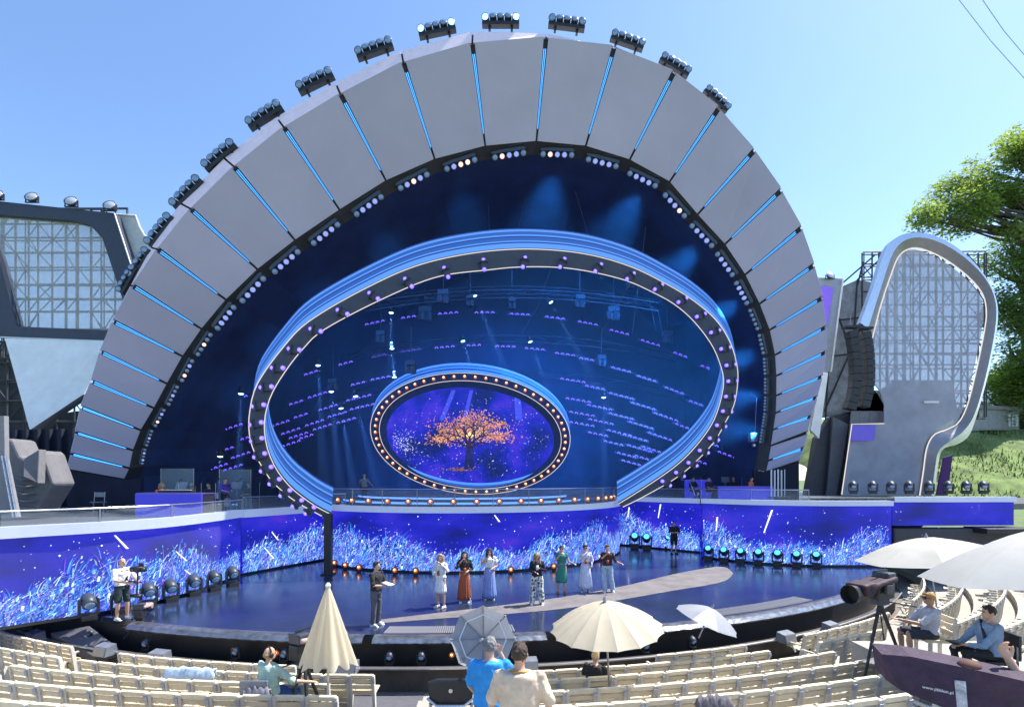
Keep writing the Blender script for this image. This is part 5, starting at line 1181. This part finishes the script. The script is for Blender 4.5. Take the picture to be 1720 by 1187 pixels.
# ------------------------------------------------------------------ parasols
def parasol(name, label, apex, rad, drop, n, m, pole=2.0, tilt=(0,0), ribm=None, sag=.10, rot0=0.):
    t = thing(name, label, 'umbrella' if 'umbrella' in name else 'parasol', apex, rot=(R(tilt[0]), R(tilt[1]), rot0))
    for i in range(n):
        mb = MB(); a0, a1 = 2*math.pi*i/n, 2*math.pi*(i+1)/n; rows = []
        for j in range(7):
            f = j/6; row = []
            for k in range(5):
                u = k/4; a = a0+(a1-a0)*u; dip = 1-sag*4*u*(1-u)*f*.35
                rr_ = rad*f*(math.cos((a1-a0)/2)/math.cos(a-(a0+a1)/2)*.5+.5)*(1-sag*.5*4*u*(1-u)*f)
                z = -drop*(f**1.7*.8+f*.2) - sag*.12*rad*4*u*(1-u)*f
                row.append((rr_*math.cos(a), rr_*math.sin(a), z))
            rows.append(row)
        o = len(mb.v); mb.v += [q for row in rows for q in row]
        for j in range(6):
            for k in range(4): mb.f.append((o+j*5+k, o+j*5+k+1, o+(j+1)*5+k+1, o+(j+1)*5+k))
        mb.build('panel', m, t, smooth=True, recalc=False)
    rm = ribm or m_greymetal
    for i in range(n):
        a = 2*math.pi*i/n; pts = [(rad*f*math.cos(a)*.995, rad*f*math.sin(a)*.995, -drop*(f**1.7*.8+f*.2)-.012) for f in (0,.3,.6,.85,1)]
        MB().tube(pts, .009, n=5).build('rib', rm, t)
    MB().tube([(0,0,.10),(0,0,-pole)], .02, n=8).build('pole', rm, t); MB().lathe([(.03,0),(.04,.03),(.015,.10)], n=10).build('finial', rm, t)
    return t
def cloth_translucent(m, c, f=.35):
    t_ = m.node_tree; tr = t_.nodes.new('ShaderNodeBsdfTranslucent'); tr.inputs[0].default_value = (*c, 1); mx = t_.nodes.new('ShaderNodeMixShader'); mx.inputs[0].default_value = f
    t_.links.new(t_.nodes['Principled BSDF'].outputs[0], mx.inputs[1]); t_.links.new(tr.outputs[0], mx.inputs[2]); t_.links.new(mx.outputs[0], t_.nodes['Material Output'].inputs[0])
cloth_translucent(m_cream, (.80,.70,.50), .5); cloth_translucent(m_umbwhite, (.6,.6,.57), .2); cloth_translucent(m_umbgrey, (.4,.42,.45), .3)
parasol('parasol', 'large open cream parasol over the front seats in the middle', P(1016,1010,10.2), 1.08, .52, 16, m_cream, 2.0, (6,-4))
parasol('parasol', 'open white parasol beyond the seated camera operator', P(1556,902,13.5), 1.62, .50, 8, m_umbwhite, 3.0, (-4,-6), rot0=.3)
parasol('parasol', 'near pale grey-white parasol cut off by the right edge', P(1758,886,8.6), 1.8, .66, 8, mat('umbrella_offwhite', (.46,.45,.41), .8, var=.05), 3.2, (-6,-8), rot0=.15)
parasol('umbrella', 'tilted pale grey umbrella with white band lying at the pit edge', P(1196,1020,12.8), .78, .34, 8, mat('umbrella_palegrey', (.26,.27,.30), .6), .8, (4,22))
gu = parasol('umbrella', 'grey umbrella with white seams held before the man in blue', P(812,1072,7.9), .47, .22, 8, m_umbgrey, .75, (-105,0), rot0=0)
mb = MB(); pts = [(.34*math.cos(a), .34*math.sin(a), -.15) for a in [2*math.pi*i/8 for i in range(9)]]
MB().tube(pts, .010, n=5).build('white_band', m_white, gu)
# closed parasol
cp = thing('closed_parasol', 'closed cream parasol standing beside the man in green', 'parasol', P(551,1182,9.3))
top_z = P(551,984,9.3).z - cp.location.z; bot = P(551,1113,9.3).z - cp.location.z
mb = MB(); nseg = 96; rows = 14
for j in range(rows+1):
    f = j/rows; z = top_z+(bot-top_z)*f; base = .022+.43*f**.92
    for i in range(nseg):
        a = 2*math.pi*i/nseg; k = 1+.13*f**.6*math.cos(11*a+.6*math.sin(3*a))+.05*f*math.sin(5*a+1); dz = -.05*f**3*math.cos(11*a)
        mb.v.append((base*k*math.cos(a), base*k*math.sin(a)*.8, z+dz))
for j in range(rows):
    for i in range(nseg):
        i2 = (i+1) % nseg; mb.f.append((j*nseg+i, j*nseg+i2, (j+1)*nseg+i2, (j+1)*nseg+i))
mb.build('folded_cloth', m_cream, cp, smooth=True); MB().tube([(0,0,-.6),(0,0,top_z+.03)], .022, n=8).build('pole', m_post, cp); MB().lathe([(.04,top_z-.02),(.05,top_z+.02),(.02,top_z+.06)], n=10).build('finial', m_white, cp)
MB().box((0,0,-.62),(.5,.5,.08)).build('base', m_greymetal, cp)

# ------------------------------------------------------------------ people in the auditorium
def headset(T, S, AR, LG, head, hr, k): return [('headset', MB().tube([head+hr@S(-.088,.01,0), head+hr@S(-.075,.01,.09), head+hr@S(0,.01,.13), head+hr@S(.075,.01,.09), head+hr@S(.088,.01,0)], .013, n=6).sph(head+hr@S(.09,.01,0), (.025,.045,.045), 10, 8).sph(head+hr@S(-.09,.01,0), (.025,.045,.045), 10, 8), m_black)]
mint = cl('mint_shirt', (.42,.58,.48)); azure = cl('azure_shirt', (.03,.30,.72)); beige = cl('beige_shirt', (.66,.52,.38)); denim = cl('denim_shirt', (.24,.34,.48)); bluej = cl('blue_jeans', (.04,.10,.25))
SITU = {'L': ((.14,-.44,.52),(.14,-.40,.085)), 'R': ((-.14,-.44,.52),(-.14,-.40,.085))}
gz = ROWZ[3]-.88
pg = (P(452,1095,9.7)); 
person('seated man in mint green shirt and headset reaching to a camera', (pg.x, pg.y, gz), R(150), 1.84, {'R': ((-.36,-.20,1.12),(-.52,-.44,1.06)), 'L': ((.26,-.10,1.08),(.10,-.34,1.02))}, SITU, (mint, .92, .05), ('trousers', bluej), (blond, 'bald'), shoe_d, sleeves=.5, v=.011, sit=.62, look=R(-15), extra=headset)
st = thing('director_chair', 'dark low-backed chair under the man in mint green', 'chair', (pg.x, pg.y-.05, gz))
MB().box((0,.0,.53),(.5,.48,.05)).build('seat', m_casing2, st, bev=.02); MB().box((-.12,-.28,.85),(.5,.04,.32)).build('backrest', m_casing2, st, bev=.02)
for sx_ in (-1, 1):
    for sy in (-1, 1): MB().tube([(sx_*.22,sy*.2,0),(sx_*.22,sy*.2,.53)], .015, n=6).build('leg', m_greymetal, st)
pb = P(828,1085,7.2); kb = ROWZ[5]-.88
person('man in bright azure T-shirt with grey hair raising a hand to his face', (pb.x-.04, 7.2, kb), R(178), 1.90, {'L': ((.25,-.04,1.10),(.18,-.20,.92)), 'R': ((-.22,-.20,1.20),(-.11,-.17,1.46))}, None, (azure, .90, .05), ('shorts', bluej), (greyh, 'short'), shoe_w, sleeves=.42, v=.011)
pe = P(873,1099,6.0); ke = ROWZ[6]-.88
person('man in beige T-shirt with short dark hair nearest the camera', (pe.x, 6.0, ke), R(176), 1.93, {'L': ((.29,-.02,1.10),(.26,-.14,.88)), 'R': ((-.29,-.02,1.10),(-.26,-.14,.88))}, None, (beige, .86, .055), ('trousers', greyt), (brown, 'short'), shoe_w, sleeves=.45, v=.010,
  extra=lambda T, S, AR, LG, head, hr, k: [('cord', MB().tube([T(-.08,.03,1.42), T(-.05,.085,1.435), T(.05,.085,1.435), T(.08,.03,1.42)], .012, n=6), mat('cord_orange', (.45,.25,.05), .6))])
# camera platform on the right with two seated people
pf = thing('camera_platform', 'grey carpeted camera platform among the right seats', 'platform', (8.2, 10.2, -.4))
MB().box((.55,.1,.52),(3.0,2.3,1.02)).build('body', m_concrete, pf)
PZ = .64
po = P(1562,1000,10.2)
person('seated camera operator in pale T-shirt with sunglasses and tan cap', (po.x, 10.2, PZ), R(-98), 1.72, {'L': ((.24,-.28,1.14),(.14,-.62,1.20)), 'R': ((-.26,-.20,1.05),(-.12,-.42,.92))}, SITU, (cl('pale_shirt', (.55,.55,.62)), .93, .03), ('shorts', cl('dark_shorts', (.04,.04,.06))), (cl('tan_cap', (.42,.25,.10)), 'cap'), shoe_w, m_skin2, True, sleeves=.45, v=.012, sit=.52)
ch = thing('camera_chair', 'pale slatted chair under the seated camera operator', 'chair', (po.x, 10.2, PZ), R(-98))
MB().box((0,.05,.42),(.46,.46,.05)).build('seat', m_wood, ch)
for k in range(3): MB().box((0,.30,.55+k*.13),(.46,.03,.09)).build('back_slat', m_wood, ch)
for sx_ in (-1, 1): MB().box((sx_*.22,.30,.42),(.05,.05,.84)).build('leg', m_post, ch); MB().box((sx_*.22,-.12,.2),(.05,.05,.4)).build('leg', m_post, ch)
pd_ = P(1662,1000,9.0)
person('seated person in light blue denim shirt with dark strap under the parasol', (pd_.x, 9.0, PZ+.02), R(-98), 1.74, {'L': ((.22,-.22,1.08),(.10,-.44,1.06)), 'R': ((-.24,-.22,1.06),(-.08,-.44,1.02))}, SITU, (denim, .90, .05), ('trousers', black_c), (darkh, 'short'), shoe_d, sleeves=.85, v=.011, sit=.52,
  extra=lambda T, S, AR, LG, head, hr, k: [('strap', MB().tube([T(.13,-.12,1.0), T(.10,-.15,1.25), T(-.08,-.08,1.43), T(-.12,.10,1.3)], .022, n=6), m_black), ('tablet', MB().box(T(0,-.50,1.06), (.24,.18,.02)), m_black)])
ch = thing('camera_chair', 'dark chair under the person in denim', 'chair', (pd_.x, 9.0, PZ), R(-98))
MB().box((0,.05,.42),(.46,.46,.05)).build('seat', m_black, ch); MB().box((0,.30,.68),(.46,.04,.4)).build('backrest', m_black, ch)
for sx_ in (-1, 1): MB().tube([(sx_*.2,.28,0),(sx_*.2,.28,.7)], .018, n=6).build('leg', m_greymetal, ch); MB().tube([(sx_*.2,-.15,0),(sx_*.2,-.15,.42)], .018, n=6).build('leg', m_greymetal, ch)
# tv camera on tripod
def tv_camera(label, p, face, h_, cover=None, s=1.):
    t = thing('television_camera', label, 'camera', p, face); t.scale = (s,)*3
    MB().box((0,0,h_+.16),(.24,.5,.28)).build('body', m_black, t, bev=.03); MB().lathe([(.09,.25),(.11,.3),(.12,.55),(.14,.72),(.10,.72)], c=(0,0,h_+.17), n=14, rot=Matrix.Rotation(R(90),3,'X')).build('lens', m_black, t)
    MB().box((0,.12,h_+.40),(.30,.22,.18)).build('viewfinder', m_casing, t, bev=.02); MB().box((0,0,h_-.03),(.18,.26,.10)).build('pan_head', m_casing, t)
    for k in range(3):
        a = k*2.094+.5; MB().tube([(0,0,h_-.06),(.42*math.cos(a),.42*math.sin(a),.02)], [.035,.022], n=8).build('tripod_leg', m_black, t)
    MB().box((.17,-.02,h_+.22),(.06,.22,.16)).build('side_panel', m_casing, t, bev=.01); MB().lathe([(.145,.70),(.17,.86),(.16,.86),(.13,.72)], c=(0,0,h_+.17), n=14, rot=Matrix.Rotation(R(90),3,'X')).build('lens_hood', m_black, t); MB().box((0,.02,h_+.52),(.03,.36,.03)).build('handle', m_black, t)
    MB().tube([(-.12,.2,h_+.1),(-.2,.35,h_-.3),(-.1,.3,h_-.8)], .012, n=5).build('cable', m_black, t)
    MB().tube([(.05,.1,h_-.03),(.3,.55,h_-.12)], .013, n=6).build('pan_bar', m_black, t); MB().lathe([(.38,.22),(.38,.235)], n=3).build('spreader', m_greymetal, t)
    if cover: 
        mb = MB(); 
        for (x0, y0, z0, dx, dy, dz) in ((0,-.15,h_+.33,.40,.75,.10),(0,-.55,h_+.26,.36,.28,.20)): mb.box((x0,y0,z0), (dx,dy,dz), Matrix.Rotation(R(8),3,'X'))
        vox(mb.build('rain_cover', cover, t), .03, 4)
m_wine = mat('cover_wine', (.04,.018,.03), .7, var=.2, scale=5, bump=.4); m_pinkc = mat('cover_pink', (.42,.30,.28), .75, var=.15, scale=4, bump=.4)
pc_ = P(1478,1000,10.4); tv_camera('black television camera with wine-coloured cover on a tripod at right', (pc_.x, 10.4, PZ-.35), R(-65), 1.35, m_wine, 1.08)
pc_ = P(512,1090,9.9); tv_camera('television camera with pinkish cover behind the closed parasol', (pc_.x, 9.9, gz), R(150), 1.15, m_pinkc, 1.05)
pc_ = ring_pt(SR-.2, R(-19.5)); tv_camera('low covered camera with pinkish cloth on the left stage edge', (pc_.x, pc_.y, -.5), R(200), .55, m_pinkc, .95)
# crane camera under a purple cover, with its lettering
m_purp = mat('cover_purple', (.042,.02,.045), .75, var=.4, scale=9, bump=1.)
jb = thing('crane_camera', 'crane arm under a dark purple cover at the bottom right corner', 'camera crane', P(1640,1187,3.4))
top_l = [P(1481,1098,3.95), P(1530,1102,3.85), P(1628,1122,3.65), P(1760,1152,3.4)]; low_l = [P(1487,1140,3.95), P(1512,1158,3.85), P(1595,1192,3.65), P(1760,1275,3.4)]
mb = MB(); off = V(.06,.20,.02)
back_t = [p+off for p in top_l]; back_l = [p+off for p in low_l]
mb.strip(top_l, low_l).strip(top_l, back_t).strip(low_l, back_l).strip(back_t, back_l).quad([top_l[0], back_t[0], back_l[0], low_l[0]]).quad([top_l[-1], back_t[-1], back_l[-1], low_l[-1]])
o = mb.build('cover', m_purp, jb, world=True)
MB().sph(P(1645,1124,3.62)+V(0,.08,.0), (.07,.07,.04), 12, 8).build('knob_cover', mat('cover_brown', (.12,.05,.035), .8), jb, world=True, smooth=True)
nrm = (top_l[2]-top_l[1]).cross(low_l[1]-top_l[1]).normalized(); nrm = nrm if nrm.dot(V(0,0,CZ)-top_l[1]) > 0 else -nrm
def plane_hit(px, py):                               # where a sight line meets the cover's front
    d = P(px, py, 1)-V(0,0,CZ); o_ = V(0,0,CZ); q = top_l[1]; return o_ + d*((q-o_).dot(nrm)/d.dot(nrm))
MB().prism([plane_hit(x_, y_)+nrm*.012 for x_, y_ in ((1603,1141),(1622,1143),(1626,1195),(1608,1195))], nrm*.01).build('tape_patch', mat('tape_clear', (.42,.42,.44), .2, var=.5, scale=25, bump=.8), jb, world=True)
fcu = bpy.data.curves.new('lettering', 'FONT'); fcu.body = 'www.jibblon.pl'; fcu.size = .062; fcu.extrude = .001
fo = bpy.data.objects.new('lettering_tmp', fcu); COL.objects.link(fo); bpy.context.view_layer.update()
me = bpy.data.meshes.new_from_object(fo.evaluated_get(bpy.context.evaluated_depsgraph_get())); bpy.data.objects.remove(fo)
me.name = 'lettering'; me.materials.clear(); me.materials.append(m_white)
A_, B_ = P(1549,1150,4.02), P(1600,1163,3.70); xd = (B_-A_).normalized(); zd_ = nrm; yd = zd_.cross(xd).normalized()
lt = put('lettering', me, jb); Mx = Matrix((xd, yd, zd_)).transposed().to_4x4(); 
a_, b_ = plane_hit(1549,1154), plane_hit(1601,1165); xd = (b_-a_).normalized(); yd = nrm.cross(xd).normalized(); Mx = Matrix((xd, yd, nrm)).transposed().to_4x4()
wtxt = max(v.co.x for v in me.vertices); sc_ = (b_-a_).length/wtxt
lt.matrix_local = Matrix.Translation(a_+nrm*.02-jb.location) @ Mx @ Matrix.Scale(sc_, 4)
# person at the right edge whose raised arm shows
person('person at the right edge reaching a bare arm up', (3.80, 3.62, ROWZ[8]-.88), R(180), 1.72, {'L': ((.30,.02,1.72),(.40,-.04,1.98)), 'R': ((-.27,-.02,1.10),(-.26,-.14,.88))}, None, (black_c, .9, .03), ('trousers', greyt), (brown, 'short'), shoe_d, sleeves=.3, v=.008)
# person under the cream parasol
pu = P(1000,1096,11.0)
person('person in dark clothes leaning on the seats under the cream parasol', (pu.x, 11.0, ROWZ[2]-.88), R(150), 1.7, {'L': ((.30,-.1,1.15),(.12,-.30,1.1)), 'R': ((-.34,-.05,1.12),(-.5,-.12,1.0))}, SITU, (black_c, .92, .04), ('trousers', black_c), (mat('hat_straw', (.55,.38,.2), .8), 'cap'), shoe_d, sleeves=.45, v=.014, sit=.5)
# cloths and small things
def cloth_heap(name, label, cat, c, d, m, seed):
    r = random.Random(seed); t = thing(name, label, cat, c); mb = MB(); nx, ny = 14, 8
    for j in range(ny+1):
        for i in range(nx+1):
            u, v_ = i/nx-.5, j/ny-.5; e_ = max(0, abs(v_)*2-.35)
            mb.v.append((u*d[0]*(1+.06*math.sin(j*1.7)), v_*d[1]*.55, d[2]*(.5-e_*1.1)+.03*math.sin(i*1.9+j)+.02*r.uniform(-1,1)-.05*abs(u)))
    for j in range(ny):
        for i in range(nx): a = j*(nx+1)+i; mb.f.append((a, a+1, a+nx+2, a+nx+1))
    o = mb.build('cloth', m, t, smooth=True); s = o.modifiers.new('thick', 'SOLIDIFY'); s.thickness = .02
    return t
pk = P(312,1137,10.6); cloth_heap('jacket', 'light blue jacket draped over a seat back on the left', 'jacket', (pk.x, 10.75, ROWZ[2]-.02), (1.0,.35,.30), cl('light_denim', (.42,.54,.68)), 1)
pk = P(430,1166,9.3); cloth_heap('jacket', 'grey cloth lying on a seat back at the lower left', 'jacket', (pk.x, 9.35, ROWZ[3]-.08), (.45,.3,.2), greyc, 2)
pk = P(1195,1186,8); cloth_heap('bag', 'grey bag lying on a bench at the bottom centre right', 'bag', (pk.x, 7.9, .78), (.5,.35,.22), cl('bag_cloth', (.14,.13,.15)), 3)
bc = thing('plastic_chair', 'black plastic folding seat beside the aisle at the bottom centre', 'seat', P(757,1187,7.8))
MB().prism([(-.30,0,.02),(.30,0,.02),(.34,.0,.36),(.2,.02,.40),(-.2,.02,.40),(-.34,0,.36)], (0,.06,0)).build('backrest', mat('plastic_black', (.02,.022,.025), .35), bc, bev=.02); MB().tube([(-.34,-.02,.14),(-.2,-.05,.04),(.2,-.05,.04),(.34,-.02,.14)], .02, n=6).build('frame', m_silver, bc); MB().lathe([(.03,0),(.03,.01)], c=(0,-.005,.24), n=12, rot=Matrix.Rotation(R(90),3,'X')).build('badge', m_silver, bc)
for s in (-1, 1): MB().box((s*.3,.05,-.25),(.04,.04,.6)).build('leg', m_greymetal, bc)
rp_ = thing('black_ramp', 'grey carpeted ramp rising to the left stage end', 'ramp', ring_pt(24.7, R(-27.5), -1.25)); a = ring_pt(24.9, R(-30), 0)
MB().prism([G(85,1062,-.45), G(150,1050,-.25), G(200,1088,-.6), G(160,1103,-.75)], (0,0,-.22)).build('deck', m_carpet, rp_, world=True, bev=.02)
bt = thing('water_bottle', 'small clear water bottle at the feet of the rust-skirted woman', 'bottle', G(790,1016)); MB().lathe([(.03,0),(.034,.02),(.034,.15),(.014,.19),(.014,.22)], n=12).build('bottle', mat('bottle_clear', (.8,.85,.9), .1, alpha=.5, var=0), bt, smooth=True); MB().lathe([(.016,.22),(.016,.24)], n=10).build('cap', m_white, bt)
ac = thing('cage_case', 'small wire frame case at the rear right wall', 'case', G(1166,922))
for x in (-.35,.35):
    for y in (-.2,.2): MB().box((x,y,.35),(.03,.03,.7)).build('post', m_black, ac)
for z in (.1,.4,.68): MB().box((0,0,z),(.76,.44,.03)).build('shelf', m_black, ac)

for i, a in enumerate((-10.5, -7.6, 3.2)):
    bulb_lamp(ring_pt(SR+.35, R(a), -.55), f'orange bulb lamp glowing below the stage lip, {ORD[i]} from the left', 'orange bulb lamps in the pit', .5)

for i, a in enumerate((-22.5,-17,-10.2,-7,-.5,1.4,6,12,15.5,19)):
    moving_head(ring_pt(SR+.42, R(a), -.66), f'small black lamp standing in the pit below the lip, {ORD[i]} from left', 'black lamps in the pit', R(a), .5, 'dim', 30)
for i, (a0, a1) in enumerate(((-24,-16),(-9,-3),(2,9),(14,24))):
    r_ = random.Random(i); pts = [ring_pt(SR+.95+r_.uniform(-.05,.12), R(a0+(a1-a0)*k/14), -1.225) for k in range(15)]
    o = MB().tube(pts, .018, n=5).build('pit_cable', m_black); tag(o, f'black cable snaking along the pit floor, {ORD[i]} from left', 'cable')
